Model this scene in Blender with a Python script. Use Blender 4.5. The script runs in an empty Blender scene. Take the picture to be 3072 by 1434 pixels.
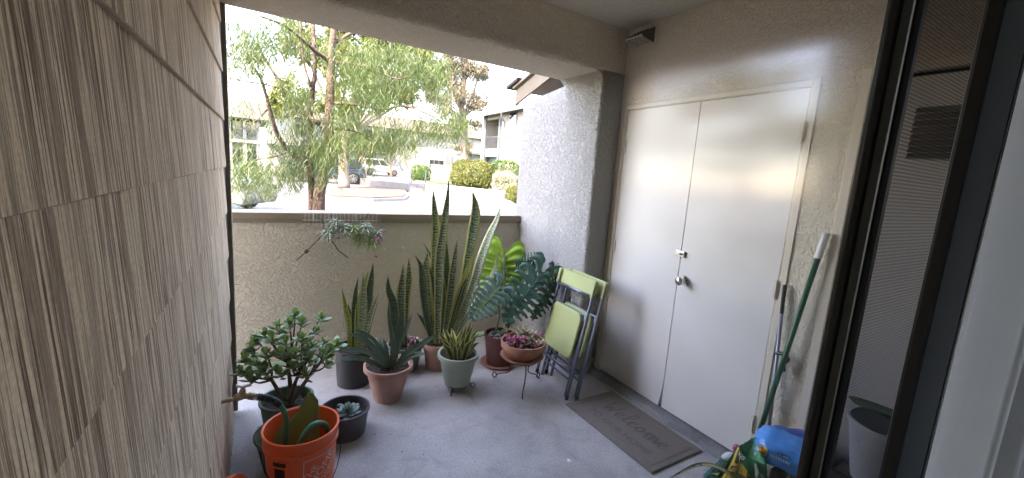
import bpy, math, random
import numpy as np
from mathutils import Vector, Matrix
random.seed(7); rng = np.random.default_rng(7)
sc = bpy.context.scene; col = sc.collection
PI = math.pi
# ------------------------------------------------------------------ camera
YAW, PITCH, ROLL, FPX, CAMH = 0.5455, -0.1513, 0.0708, 1242.77, 1.5457
_F = Vector((math.sin(YAW)*math.cos(PITCH), math.cos(YAW)*math.cos(PITCH), math.sin(PITCH)))
_R0 = Vector((math.cos(YAW), -math.sin(YAW), 0)); _U0 = _R0.cross(_F)
_R = math.cos(ROLL)*_R0 + math.sin(ROLL)*_U0; _U = -math.sin(ROLL)*_R0 + math.cos(ROLL)*_U0
camd = bpy.data.cameras.new('camera'); cam = bpy.data.objects.new('camera', camd); col.objects.link(cam)
cam.matrix_world = Matrix(((_R.x, _U.x, -_F.x, 0), (_R.y, _U.y, -_F.y, 0), (_R.z, _U.z, -_F.z, CAMH), (0, 0, 0, 1)))
camd.sensor_width = 36; camd.lens = FPX*36/3072; camd.clip_start = 0.02; camd.clip_end = 1000
sc.camera = cam
# ------------------------------------------------------------------ sky, sun, exposure
SUN_EL, SUN_AZ = math.radians(52), math.radians(238)      # azimuth clockwise from +Y: the sun stands behind and to the left
w = bpy.data.worlds.new('World'); sc.world = w; w.use_nodes = True
nt = w.node_tree; bg = nt.nodes['Background']
sky = nt.nodes.new('ShaderNodeTexSky'); sky.sky_type = 'NISHITA'; sky.sun_disc = False
sky.sun_elevation = SUN_EL; sky.sun_rotation = SUN_AZ; sky.dust_density = 1.2; sky.air_density = 1.0; sky.ozone_density = 0.9
nt.links.new(sky.outputs[0], bg.inputs[0]); bg.inputs[1].default_value = 0.15
sd = bpy.data.lights.new('sun', 'SUN'); sd.energy = 2.0; sd.angle = math.radians(0.5); sd.color = (1, .95, .87)
sun = bpy.data.objects.new('sun', sd); col.objects.link(sun)
sdir = Vector((math.sin(SUN_AZ)*math.cos(SUN_EL), math.cos(SUN_AZ)*math.cos(SUN_EL), math.sin(SUN_EL)))
sun.rotation_euler = sdir.to_track_quat('Z', 'Y').to_euler(); sun.location = sdir*30
vs = sc.view_settings; vs.view_transform = 'Standard'; vs.look = 'None'; vs.gamma = 1; vs.use_curve_mapping = False
vs.exposure = 4.55
vs.use_white_balance = True; vs.white_balance_temperature = 8200; vs.white_balance_tint = 26
sc.render.engine = 'CYCLES'; cy = sc.cycles
cy.max_bounces = 12; cy.diffuse_bounces = 10; cy.glossy_bounces = 4; cy.transmission_bounces = 6; cy.transparent_max_bounces = 24
cy.caustics_reflective = False; cy.caustics_refractive = False
cy.use_denoising = True; cy.sample_clamp_indirect = 8
try: cy.denoiser = 'OPENIMAGEDENOISE'
except Exception: pass
# ------------------------------------------------------------------ pixel helpers (source photo pixels -> rays)
O = Vector((0, 0, CAMH))
def ray(px, py): return _F + _R*((px-1536)/FPX) - _U*((py-717)/FPX)
def atY(px, py, Y): v = ray(px, py); return O + v*(Y/v.y)
def atX(px, py, X): v = ray(px, py); return O + v*(X/v.x)
def atZ(px, py, Z): v = ray(px, py); return O + v*((Z-CAMH)/v.z)
def atD(px, py, D): return O + ray(px, py)*D
# ------------------------------------------------------------------ materials
def new_mat(name):
    m = bpy.data.materials.new(name); m.use_nodes = True
    t = m.node_tree; b = t.nodes['Principled BSDF']
    return m, t, b
def N(t, typ, **kw):
    n = t.nodes.new(typ)
    for k, v in kw.items():
        if hasattr(n, k): setattr(n, k, v)
        else: n.inputs[k.replace('_', ' ')].default_value = v
    return n
def L(t, a, b): t.links.new(a, b)
def coords(t, scale=(1, 1, 1), kind='Object', rnd=False):
    tc = N(t, 'ShaderNodeTexCoord'); mp = N(t, 'ShaderNodeMapping'); mp.inputs['Scale'].default_value = scale
    L(t, tc.outputs[kind], mp.inputs['Vector'])
    if rnd:
        oi = N(t, 'ShaderNodeObjectInfo'); mul = N(t, 'ShaderNodeMath', operation='MULTIPLY'); mul.inputs[1].default_value = 37
        L(t, oi.outputs['Random'], mul.inputs[0]); cx = N(t, 'ShaderNodeCombineXYZ')
        for i in range(3): L(t, mul.outputs[0], cx.inputs[i])
        L(t, cx.outputs[0], mp.inputs['Location'])
    return mp.outputs[0]
def noise(t, vec, scale, detail=3, rough=.5, dist=0):
    n = N(t, 'ShaderNodeTexNoise'); n.inputs['Scale'].default_value = scale; n.inputs['Detail'].default_value = detail
    n.inputs['Roughness'].default_value = rough; n.inputs['Distortion'].default_value = dist
    if vec is not None: L(t, vec, n.inputs['Vector'])
    return n.outputs['Fac']
def ramp(t, fac, stops):
    r = N(t, 'ShaderNodeValToRGB'); e = r.color_ramp.elements
    while len(e) < len(stops): e.new(.5)
    for el, (p, c) in zip(e, stops):
        el.position = p; el.color = (c, c, c, 1) if isinstance(c, (int, float)) else (*c, 1)
    L(t, fac, r.inputs[0]); return r.outputs[0]
def mixc(t, fac, a, b, mode='MIX'):
    m = N(t, 'ShaderNodeMix', data_type='RGBA', blend_type=mode)
    if isinstance(fac, (int, float)): m.inputs[0].default_value = fac
    else: L(t, fac, m.inputs[0])
    for v, s in ((a, m.inputs[6]), (b, m.inputs[7])):
        if isinstance(v, tuple): s.default_value = (*v, 1)
        else: L(t, v, s)
    return m.outputs[2]
def math_(t, op, a, b=None):
    m = N(t, 'ShaderNodeMath', operation=op)
    for v, s in ((a, m.inputs[0]), (b, m.inputs[1])):
        if v is None: continue
        if isinstance(v, (int, float)): s.default_value = v
        else: L(t, v, s)
    return m.outputs[0]
def bump(t, b, h, strength=.5, dist=.005):
    n = N(t, 'ShaderNodeBump'); n.inputs['Strength'].default_value = strength; n.inputs['Distance'].default_value = dist
    L(t, h, n.inputs['Height']); L(t, n.outputs[0], b.inputs['Normal'])
def plain(name, c, rough=.5, var=.12, scale=6, metal=0, bstr=0, bscale=60, bdist=.002, spec=None, rnd=True, trans=0):
    m, t, b = new_mat(name); v = coords(t, rnd=rnd); n = noise(t, v, scale, 4)
    d = tuple(x*(1-var) for x in c); u = tuple(min(1, x*(1+var)) for x in c)
    L(t, ramp(t, n, [(.3, d), (.7, u)]), b.inputs['Base Color']); b.inputs['Roughness'].default_value = rough
    b.inputs['Metallic'].default_value = metal
    if spec is not None: b.inputs['Specular IOR Level'].default_value = spec
    if bstr: bump(t, b, noise(t, v, bscale, 4), bstr, bdist)
    if trans:
        out = t.nodes['Material Output']; tr = N(t, 'ShaderNodeBsdfTranslucent'); tr.inputs[0].default_value = (*u, 1)
        ms = N(t, 'ShaderNodeMixShader'); ms.inputs[0].default_value = trans
        L(t, b.outputs[0], ms.inputs[1]); L(t, tr.outputs[0], ms.inputs[2]); L(t, ms.outputs[0], out.inputs[0])
    return m
def stucco(name, c, scale=26, strength=.8, dist=.006, thr=.5):
    m, t, b = new_mat(name); v = coords(t)
    n1 = noise(t, v, scale, 3, .55, 1.2); n2 = noise(t, v, scale*6, 3, .6); n3 = noise(t, v, 1.3, 3)
    ridge = ramp(t, n1, [(thr-.07, 0), (thr+.05, 1)])
    h = math_(t, 'ADD', ridge, math_(t, 'MULTIPLY', n2, .35))
    base = mixc(t, n3, tuple(x*.88 for x in c), tuple(min(1, x*1.08) for x in c))
    speck = ramp(t, noise(t, v, scale*2.2, 2), [(.60, 1.0), (.78, .8)])
    L(t, mixc(t, 1, base, speck, 'MULTIPLY'), b.inputs['Base Color'])
    b.inputs['Roughness'].default_value = .92; b.inputs['Specular IOR Level'].default_value = .2
    bump(t, b, h, strength, dist); return m
def concrete(name, c, stain=.35):
    m, t, b = new_mat(name); v = coords(t)
    a = noise(t, v, 1.7, 5, .6); f = noise(t, v, 90, 3); g = noise(t, v, 7, 5, .65, .6)
    k = mixc(t, ramp(t, a, [(.3, 0), (.7, 1)]), tuple(x*(1-stain) for x in c), tuple(min(1, x*1.1) for x in c))
    k = mixc(t, 1, k, ramp(t, g, [(.28, .76), (.48, .98), (.75, 1.06)]), 'MULTIPLY')
    k = mixc(t, 1, k, ramp(t, f, [(.3, .78), (.7, 1.1)]), 'MULTIPLY')
    spots = ramp(t, noise(t, v, 38, 2), [(.70, 1), (.76, .6)])
    k = mixc(t, 1, k, spots, 'MULTIPLY')
    L(t, k, b.inputs['Base Color']); L(t, ramp(t, a, [(.3, .75), (.7, .5)]), b.inputs['Roughness'])
    bump(t, b, math_(t, 'ADD', f, g), .25, .002); return m
M = {}
M['stucco_tan'] = stucco('stucco_tan', (.73, .655, .54), 36, 1.0, .006)
M['stucco_wall'] = stucco('stucco_wall', (.78, .70, .565), 42, 1.0, .0045)
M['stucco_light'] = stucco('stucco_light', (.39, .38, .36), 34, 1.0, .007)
M['stucco_beam'] = stucco('stucco_beam', (.72, .64, .52), 30, 1.0, .007)
M['ceiling'] = stucco('ceiling', (.66, .62, .56), 40, .6, .005)
M['floor'] = concrete('floor', (.42, .405, .395), .28)
M['threshold'] = concrete('threshold', (.28, .28, .28), .5)
M['door'] = plain('door', (.68, .645, .60), .5, .05, 3, bstr=.05, bscale=40)
M['casing'] = plain('casing', (.66, .59, .49), .5, .06, 3)
M['brown_trim'] = plain('brown_trim', (.27, .215, .155), .6, .12, 9, bstr=.2, bscale=50)
M['dark_gap'] = plain('dark_gap', (.03, .025, .02), .8)
M['steel'] = plain('steel', (.55, .53, .50), .3, .1, 20, 1)
M['brass'] = plain('brass', (.42, .33, .2), .42, .2, 30, .9)
M['chrome'] = plain('chrome', (.8, .8, .8), .12, .03, 20, 1)
M['black_frame'] = plain('black_frame', (.012, .013, .014), .4, .2, 10)
M['teal_frame'] = plain('teal_frame', (.013, .019, .022), .35, .15, 10)
M['terracotta'] = plain('terracotta', (.36, .15, .09), .75, .22, 14, bstr=.2, bscale=60)
M['terracotta_pink'] = plain('terracotta_pink', (.42, .22, .165), .6, .14, 9)
M['maroon'] = plain('maroon', (.10, .028, .026), .5, .2, 8)
M['black_plastic'] = plain('black_plastic', (.022, .024, .024), .5, .3, 9)
M['grey_plastic'] = plain('grey_plastic', (.06, .062, .068), .45, .2, 8)
M['pale_pot'] = plain('pale_pot', (.20, .20, .20), .55, .15, 8)
M['green_plastic'] = plain('green_plastic', (.085, .15, .09), .5, .15, 7)
M['sage_plastic'] = plain('sage_plastic', (.33, .40, .31), .5, .06, 7)
M['soil'] = plain('soil', (.035, .026, .02), .95, .5, 60, bstr=1, bscale=120, bdist=.01)
M['pebble'] = plain('pebble', (.30, .28, .25), .85, .3, 20)
M['orange'] = plain('orange', (.90, .135, .03), .38, .06, 5)
M['white_print'] = plain('white_print', (.72, .62, .56), .5, .05)
M['black_print'] = plain('black_print', (.012, .012, .012), .5)
M['hose'] = plain('hose', (.012, .22, .14), .28, .15, 8)
M['hose_black'] = plain('hose_black', (.012, .02, .024), .35)
M['olive_sheet'] = plain('olive_sheet', (.15, .26, .065), .35, .2, 6)
M['chair_green'] = plain('chair_green', (.40, .44, .19), .42, .05, 4)
M['chair_tube'] = plain('chair_tube', (.17, .20, .25), .32, .12, 12, .6)
M['black_iron'] = plain('black_iron', (.012, .012, .013), .45)
M['wire'] = plain('wire', (.62, .60, .57), .4, .08, 20)
M['jade_leaf'] = plain('jade_leaf', (.19, .31, .14), .28, .35, 9, trans=.12)
M['jade_tip'] = plain('jade_tip', (.36, .54, .19), .3, .25, 9, trans=.2)
M['jade_old'] = plain('jade_old', (.30, .26, .06), .35, .25, 9)
M['bark_brown'] = plain('bark_brown', (.10, .08, .055), .9, .35, 30, bstr=.8, bscale=80, bdist=.004)
M['clivia'] = plain('clivia', (.10, .18, .13), .3, .3, 8)
M['monstera_dark'] = plain('monstera_dark', (.035, .11, .08), .3, .3, 9)
M['monstera_teal'] = plain('monstera_teal', (.09, .19, .155), .33, .25, 9)
M['monstera_light'] = plain('monstera_light', (.26, .46, .06), .32, .25, 9, trans=.3)
M['rib_light'] = plain('rib_light', (.24, .36, .10), .4)
M['stem_green'] = plain('stem_green', (.06, .10, .04), .5, .3, 25)
M['airplant'] = plain('airplant', (.33, .38, .29), .7, .25, 30)
M['airplant_green'] = plain('airplant_green', (.32, .41, .20), .65, .25, 30)
M['pink'] = plain('pink', (.48, .10, .20), .55, .3, 30)
M['magenta'] = plain('magenta', (.60, .05, .32), .5, .2, 30)
M['pink_green'] = plain('pink_green', (.20, .16, .08), .5, .4, 30)
M['vine'] = plain('vine', (.075, .05, .04), .8)
M['echeveria'] = plain('echeveria', (.25, .36, .32), .5, .15, 20)
M['mat'] = plain('mat', (.17, .145, .125), .98, .22, 140, bstr=.9, bscale=420, bdist=.004)
M['mat_text'] = plain('mat_text', (.115, .095, .083), .95)
M['grey_pole'] = plain('grey_pole', (.30, .31, .38), .35, .08, 10, .3)
M['broom_green'] = plain('broom_green', (.012, .10, .055), .35, .1, 9)
M['white_plastic'] = plain('white_plastic', (.66, .66, .66), .45, .06, 8)
M['bristle'] = plain('bristle', (.008, .13, .105), .55, .4, 40)
M['drape'] = plain('drape', (.70, .76, .80), .9, .06, 4, trans=.45)
M['interior'] = plain('interior', (.6, .57, .52), .9, .06, 2)
M['asphalt'] = concrete('asphalt', (.07, .066, .064), .2)
M['pavement'] = concrete('pavement', (.15, .142, .135), .15)
M['white_wall'] = plain('white_wall', (.22, .215, .205), .85, .06, .6, rnd=False)
M['white_wall2'] = plain('white_wall2', (.20, .20, .195), .85, .06, .6, rnd=False)
M['roof_tile'] = plain('roof_tile', (.085, .07, .058), .85, .3, 3)
M['fascia_blue'] = plain('fascia_blue', (.05, .065, .07), .6)
M['fascia_tan'] = plain('fascia_tan', (.22, .165, .11), .6, .1)
M['shingle_brown'] = plain('shingle_brown', (.06, .045, .04), .9, .35, 14, bstr=.5)
M['window_glass'] = plain('window_glass', (.015, .018, .022), .08, .2, 2)
M['window_frame'] = plain('window_frame', (.10, .11, .115), .5)
M['rail'] = plain('rail', (.03, .035, .04), .5)
M['carport'] = plain('carport', (.11, .065, .04), .8)
M['mulch'] = plain('mulch', (.055, .030, .021), .95, .35, 9, bstr=1, bscale=60, bdist=.03)
M['grass'] = plain('grass', (.045, .075, .016), .9, .4, 5, trans=.2)
M['hedge'] = plain('hedge', (.055, .066, .008), .6, .4, 3, trans=.25)
M['bush_green'] = plain('bush_green', (.036, .08, .01), .6, .4, 3, trans=.3)
M['bush_grey'] = plain('bush_grey', (.20, .17, .13), .8, .3, 5)
M['willow'] = plain('willow', (.040, .070, .014), .5, .45, 1.2, trans=.4, rnd=False)
M['yellowgreen'] = plain('yellowgreen', (.07, .085, .010), .55, .4, .7, trans=.4, rnd=False)
M['olive_brown'] = plain('olive_brown', (.085, .075, .042), .6, .5, .9, trans=.25, rnd=False)
M['bark_red'] = plain('bark_red', (.07, .048, .038), .9, .35, 9, bstr=.8, bscale=30, bdist=.02)
M['bark_pale'] = plain('bark_pale', (.13, .10, .08), .9, .25, 6, bstr=.6, bscale=20, bdist=.02)
M['car_dark'] = plain('car_dark', (.012, .018, .032), .22, .1, 2, .3)
M['car_white'] = plain('car_white', (.3, .3, .3), .25, .04, 2)
M['car_silver'] = plain('car_silver', (.12, .125, .125), .28, .05, 2, .4)
M['tyre'] = plain('tyre', (.02, .02, .022), .8)
M['rim'] = plain('rim', (.2, .2, .21), .35, .1, 9, .7)
M['tail_red'] = plain('tail_red', (.5, .02, .02), .3)
M['bag_blue'] = plain('bag_blue', (.015, .27, .72), .22, .12, 5)
M['bag_deep'] = plain('bag_deep', (.03, .08, .33), .3)
M['bag_green'] = plain('bag_green', (.015, .28, .10), .25, .25, 6)
M['bag_yellow'] = plain('bag_yellow', (.75, .53, .08), .35, .15, 5)
M['bag_white'] = plain('bag_white', (.55, .68, .70), .3)
M['flower_orange'] = plain('flower_orange', (.75, .33, .01), .4, .3, 60)
M['rack_wood'] = plain('rack_wood', (.09, .075, .055), .8)
M['louvre_grey'] = plain('louvre_grey', (.20, .185, .165), .6)
M['vent_dark'] = plain('vent_dark', (.06, .07, .065), .6)

def siding_mat():
    m, t, b = new_mat('cedar_siding'); v0 = coords(t, rnd=True)
    def stretched(sy, sz, sc_, det, ro, di=0):
        mp = N(t, 'ShaderNodeMapping'); mp.inputs['Scale'].default_value = (sy*.3, sy, sz); L(t, v0, mp.inputs[0])
        return noise(t, mp.outputs[0], sc_, det, ro, di)
    broad = stretched(1, .06, 9, 3, .6, .3); mid = stretched(1, .018, 62, 4, .7, .6); fine = stretched(1, .016, 190, 3, .7)
    g = ramp(t, mid, [(.43, 0), (.49, 1)])
    f = ramp(t, fine, [(.38, .0), (.48, 1)])
    br = ramp(t, broad, [(.42, 0), (.58, 1)])
    keep = math_(t, 'MAXIMUM', g, math_(t, 'MULTIPLY', br, .65)); keep2 = math_(t, 'MAXIMUM', f, math_(t, 'MULTIPLY', br, .55))
    k = math_(t, 'MAXIMUM', math_(t, 'MULTIPLY', keep, keep2), math_(t, 'MULTIPLY', f, .38))
    pa = mixc(t, noise(t, v0, 5, 3), (.84, .64, .44), (.93, .76, .57))
    pa = mixc(t, 1, pa, ramp(t, noise(t, v0, 160, 2), [(.3, .85), (.7, 1.06)]), 'MULTIPLY')
    c = mixc(t, k, (.20, .105, .065), pa)
    L(t, c, b.inputs['Base Color']); b.inputs['Roughness'].default_value = .85; b.inputs['Specular IOR Level'].default_value = .25
    bump(t, b, math_(t, 'ADD', k, math_(t, 'MULTIPLY', fine, .3)), .8, .0035); return m
M['siding'] = siding_mat(); M['siding_edge'] = plain('siding_edge', (.52, .43, .33), .85, .15, 20)

def snake_mat(name, edge, dark, light, ew=.66, bands=150, rough=.4):
    m, t, b = new_mat(name); tc = N(t, 'ShaderNodeTexCoord'); sp = N(t, 'ShaderNodeSeparateXYZ'); L(t, tc.outputs['UV'], sp.inputs[0])
    au = math_(t, 'ABSOLUTE', sp.outputs[0]); oc = coords(t, rnd=True); n = noise(t, oc, 16, 3)
    e = ramp(t, math_(t, 'ADD', au, math_(t, 'MULTIPLY', math_(t, 'SUBTRACT', n, .5), .25)), [(ew-.05, 0), (ew+.05, 1)])
    ph = math_(t, 'ADD', math_(t, 'MULTIPLY', sp.outputs[1], bands*2), math_(t, 'MULTIPLY', noise(t, oc, 34, 3), 15))
    s = ramp(t, math_(t, 'MULTIPLY', math_(t, 'ADD', math_(t, 'SINE', ph), 1), .5), [(.35, 0), (.75, 1)])
    c = mixc(t, s, dark, light); c = mixc(t, e, c, edge)
    L(t, c, b.inputs['Base Color']); b.inputs['Roughness'].default_value = rough; return m
M['snake'] = snake_mat('snake', (.60, .58, .22), (.035, .07, .04), (.24, .32, .20))
M['snake_dark'] = snake_mat('snake_dark', (.50, .50, .18), (.025, .06, .035), (.085, .14, .08), .82)
M['snake_yellow'] = snake_mat('snake_yellow', (.50, .55, .15), (.22, .32, .07), (.42, .48, .15), .5)
M['snake_dwarf'] = snake_mat('snake_dwarf', (.62, .58, .22), (.03, .08, .04), (.07, .15, .07), .55)
M['snake_pale'] = snake_mat('snake_pale', (.60, .58, .30), (.17, .24, .14), (.42, .47, .32), .78)
M['spider'] = snake_mat('spider', (.16, .20, .07), (.10, .15, .06), (.40, .38, .20), .6, 0)

# ------------------------------------------------------------------ mesh builder
class MB:
    def __init__(s): s.v = []; s.f = []; s.uv = []
    def add(s, vs_, fs, uv=None):
        o = len(s.v); s.v += [tuple(x) for x in vs_]; s.f += [tuple(i+o for i in f) for f in fs]
        s.uv += list(uv) if uv is not None else [(0, 0)]*len(vs_); return s
    def box(s, a, b, M_=None):
        x0, y0, z0 = a; x1, y1, z1 = b
        vs_ = [Vector(p) for p in ((x0,y0,z0),(x1,y0,z0),(x1,y1,z0),(x0,y1,z0),(x0,y0,z1),(x1,y0,z1),(x1,y1,z1),(x0,y1,z1))]
        if M_ is not None: vs_ = [M_ @ p for p in vs_]
        return s.add(vs_, [(0,3,2,1),(4,5,6,7),(0,1,5,4),(1,2,6,5),(2,3,7,6),(3,0,4,7)])
    def tube(s, pts, r, n=8, cap=True):
        pts = [Vector(p) for p in pts]; m = len(pts); rr = r if isinstance(r, (list, tuple)) else [r]*m
        vs_ = []; prev = None
        for i, p in enumerate(pts):
            d = (pts[min(i+1, m-1)] - pts[max(i-1, 0)]);
            if d.length < 1e-9: d = Vector((0, 0, 1))
            d.normalize()
            if prev is None: a = d.orthogonal().normalized()
            else:
                a = prev - d*prev.dot(d); a = a.normalized() if a.length > 1e-6 else d.orthogonal().normalized()
            prev = a; b = d.cross(a)
            for k in range(n):
                th = 2*PI*k/n; vs_.append(p + (a*math.cos(th) + b*math.sin(th))*rr[i])
        fs = [(i*n+k, i*n+(k+1) % n, (i+1)*n+(k+1) % n, (i+1)*n+k) for i in range(m-1) for k in range(n)]
        if cap: fs += [tuple(range(n))[::-1], tuple((m-1)*n+k for k in range(n))]
        return s.add(vs_, fs)
    def lathe(s, prof, n=40, c=(0, 0, 0), close=False):
        vs_ = []
        for r, z in prof:
            for k in range(n):
                th = 2*PI*k/n; vs_.append((c[0]+r*math.cos(th), c[1]+r*math.sin(th), c[2]+z))
        m = len(prof)
        fs = [(i*n+k, i*n+(k+1) % n, (i+1)*n+(k+1) % n, (i+1)*n+k) for i in range(m-1) for k in range(n)]
        return s.add(vs_, fs)
    def build(s, name, mat, parent=None, smooth=False, bevel=0, sub=0):
        me = bpy.data.meshes.new(name); me.from_pydata(s.v, [], s.f); me.update()
        if any(u != (0, 0) for u in s.uv):
            ul = me.uv_layers.new(name='UVMap'); idx = np.empty(len(me.loops), np.int32); me.loops.foreach_get('vertex_index', idx)
            ul.data.foreach_set('uv', np.array(s.uv, np.float32)[idx].ravel())
        if smooth: me.polygons.foreach_set('use_smooth', [True]*len(me.polygons))
        return link(name, me, mat, parent, bevel, sub)
def link(name, me, mat, parent=None, bevel=0, sub=0):
    if mat is not None and not me.materials: me.materials.append(M[mat] if isinstance(mat, str) else mat)
    o = bpy.data.objects.new(name, me); col.objects.link(o)
    if parent is not None:
        o.parent = parent; o.matrix_parent_inverse = Matrix.Translation(-Vector(parent.location)) if parent.type == 'EMPTY' else Matrix()
    if bevel:
        md = o.modifiers.new('bevel', 'BEVEL'); md.width = bevel; md.segments = 2; md.limit_method = 'ANGLE'
    if sub:
        md = o.modifiers.new('sub', 'SUBSURF'); md.levels = sub; md.render_levels = sub
    return o
def tag(o, label, cat, group=None):
    o['label'] = label; o['category'] = cat
    if group: o['group'] = group
    return o
def thing(name, label, cat, loc=(0, 0, 0), group=None):
    o = bpy.data.objects.new(name, None); col.objects.link(o); o.location = loc; o.empty_display_size = .1
    return tag(o, label, cat, group)
def struct(o): o['kind'] = 'structure'; return o
def stuff(o): o['kind'] = 'stuff'; return o
def B(a, b): return MB().box(a, b)
def spline(pts, n=6):
    pts = [Vector(p) for p in pts]; P_ = [pts[0]*2-pts[1]] + pts + [pts[-1]*2-pts[-2]]; out = []
    for i in range(1, len(P_)-2):
        for k in range(n):
            t = k/n; a, b, c, d = P_[i-1:i+3]
            out.append(.5*((2*b) + (c-a)*t + (2*a-5*b+4*c-d)*t*t + (3*b-a-3*c+d)*t**3))
    out.append(pts[-1]); return out
def frame_from(d, up=Vector((0, 0, 1))):
    d = Vector(d).normalized(); x = d.cross(up)
    if x.length < 1e-4: x = Vector((1, 0, 0))
    x.normalize(); return x, x.cross(d).normalized()
def pot_profile(rt, rb, h, t=.006, lip=.0, liph=.02):
    p = [(0, 0), (rb, 0), (rb+(rt-rb)*(1-liph/h), h-liph)]
    if lip: p += [(rt+lip, h-liph), (rt+lip, h)]
    else: p += [(rt, h)]
    return p + [(rt-t, h), (rb-t+.001, t), (0, t)]
# ================================================================== THE PATIO SHELL
XW, XL_, XC, YC, YCE, YH0, YH1, ZH, ZCEIL, YLW = 2.316, -0.165, 2.11, 2.372, 3.46, 2.372, 2.85, 2.33, 2.65, 3.363
struct(MB().box((-150, -150, -.35), (150, 250, -.05)).build('ground', 'asphalt'))
# slab with an uneven outer edge under the low wall
sl = MB(); xs = np.linspace(-.6, 2.6, 33)
top = [(x, YLW+.03+.045*math.sin(x*2.2)+.02*math.sin(x*7.1)-.07*max(0, .3-x), 0) for x in xs]
vs_ = [(x, .1, 0) for x in xs] + top + [(p[0], p[1]+.02, -.12) for p in top] + [(x, .1, -.12) for x in xs]; n = len(xs)
sl.add(vs_, [(r*n+i, r*n+i+1, (r+1)*n+i+1, (r+1)*n+i) for r in range(3) for i in range(n-1)])
struct(sl.build('patio_floor', 'floor'))
# raised rough strip under the doors
stp = MB(); ys = np.linspace(.3, 2.37, 40)
vs_ = []
for y in ys:
    w_ = .052+.008*math.sin(y*17)+.006*math.sin(y*41)
    vs_ += [(XW-w_-.012, y, .001), (XW-w_, y, .03+.005*math.sin(y*23)), (XW+.03, y, .042)]
stp.add(vs_, [(i*3+k, i*3+k+1, (i+1)*3+k+1, (i+1)*3+k) for i in range(39) for k in range(2)])
struct(stp.build('door_threshold', 'threshold'))
# ---- low wall
lw = thing('low_wall', 'tan stucco parapet wall with a brown painted cap across the patio opening', 'wall', (1, YLW, 0))
B((-.30, YLW, .05), (2.12, YLW+.16, 1.125)).build('wall_panel', 'stucco_tan', lw)
cp = MB().box((-.30, YLW-.025, 1.127), (2.108, YLW+.19, 1.173)); cp.build('cap', 'brown_trim', lw, bevel=.004)
MB().box((-.30, YLW-.018, 1.1), (2.105, YLW-.003, 1.126)).build('trim_strip', 'brown_trim', lw)
# ---- wing wall / column with rounded corner
def rounded_rect(x0, y0, x1, y1, r, n=6):
    pts = []
    for cx, cy_, a0 in ((x1-r, y1-r, 0), (x0+r, y1-r, 90), (x0+r, y0+r, 180), (x1-r, y0+r, 270)):
        for k in range(n+1):
            a = math.radians(a0+90*k/n); pts.append((cx+r*math.cos(a), cy_+r*math.sin(a)))
    return pts
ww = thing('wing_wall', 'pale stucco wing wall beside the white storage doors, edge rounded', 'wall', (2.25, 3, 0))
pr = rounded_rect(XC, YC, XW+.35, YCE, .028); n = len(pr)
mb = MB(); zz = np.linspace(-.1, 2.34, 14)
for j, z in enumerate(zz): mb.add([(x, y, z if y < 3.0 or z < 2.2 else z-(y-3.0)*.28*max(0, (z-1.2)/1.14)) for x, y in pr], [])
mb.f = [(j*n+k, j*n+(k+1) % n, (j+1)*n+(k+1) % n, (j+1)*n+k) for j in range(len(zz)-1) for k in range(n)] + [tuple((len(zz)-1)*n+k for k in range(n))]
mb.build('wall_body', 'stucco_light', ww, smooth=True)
# gusset where the wall meets the beam
gs = MB(); g = []
for j in range(9):
    a = PI/2*j/8; rr = .09
    g.append((XC+.01-rr+rr*math.sin(a), ZH+.01-rr+rr*math.cos(a)))
for y in (YH0+.012, YH1-.01):
    gs.add([(x, y, z) for x, z in g] + [(XC+.02, y, ZH+.02)], [])
m_ = len(g)+1; gs.f = [(i, i+1, m_+i+1, m_+i) for i in range(len(g)-1)] + [tuple(range(m_)), tuple(range(2*m_-1, m_-1, -1))]
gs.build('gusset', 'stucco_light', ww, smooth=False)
# ---- header beam and ceiling
hb = MB(); pr = []
x0, x1 = -.40, XW+.3; r = .035
prof = [(YH1, 2.9), (YH1, ZH+r)] + [(YH1-r+r*math.cos(a), ZH+r-r*math.sin(a)) for a in np.linspace(.3, PI/2, 5)] + [(YH0+r-r*math.sin(a), ZH+r-r*math.cos(a)) for a in np.linspace(0, PI/2, 6)] + [(YH0, 2.9)]
nseg = 24
for i in range(nseg+1):
    x = x0+(x1-x0)*i/nseg; hb.add([(x, y, z) for y, z in prof], [])
m_ = len(prof); hb.f = [(i*m_+k, (i+1)*m_+k, (i+1)*m_+k+1, i*m_+k+1) for i in range(nseg) for k in range(m_-1)]
tag(hb.build('header_beam', 'stucco_beam', smooth=True), 'thick stucco beam spanning the top of the patio opening', 'beam')
struct(B((-.4, -.2, ZCEIL), (XW+.3, YH0+.02, ZCEIL+.12)).build('patio_ceiling', 'ceiling'))
# ---- storage wall with doors
D0, D1, DM, DB, DT = 1.093, 2.302, 1.70, .05, 2.08
E0, E1 = .25, .845          # second closet door
sw = thing('storage_wall', 'stucco side wall holding the white double storage doors', 'wall', (XW+.1, 1.3, 0))
wb = MB()
for a, b, z0, z1 in ((D1, YC+.03, 0, 2.7), (D0, D1, DT, 2.7), (E1, D0, 0, 2.7), (E0, E1, 2.09, 2.7), (-.15, E0, 0, 2.7)):
    wb.box((XW, a, z0), (XW+.14, b, z1))
wb.build('wall_panel', 'stucco_wall', sw)
B((XW+.06, E0-.2, -.05), (XW+.13, YC, 2.2)).build('closet_back', 'dark_gap', sw)
def casing(y0, y1, z1, w_, d, left=True):
    mb = MB()
    mb.box((XW-d, y0-w_, .03), (XW+.03, y0, z1+w_)); mb.box((XW-d, y1, .03), (XW+.03, y1+w_, z1+w_)); mb.box((XW-d, y0+.0005, z1), (XW+.03, y1-.0005, z1+w_-.001))
    return mb
casing(D0-.008, D1+.008, DT+.006, .026, .004).build('door_casing', 'casing', sw, bevel=.003)
casing(D0-.034, D1+.034, DT+.032, .008, .008).build('casing_bead', 'casing', sw, bevel=.003)
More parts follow.
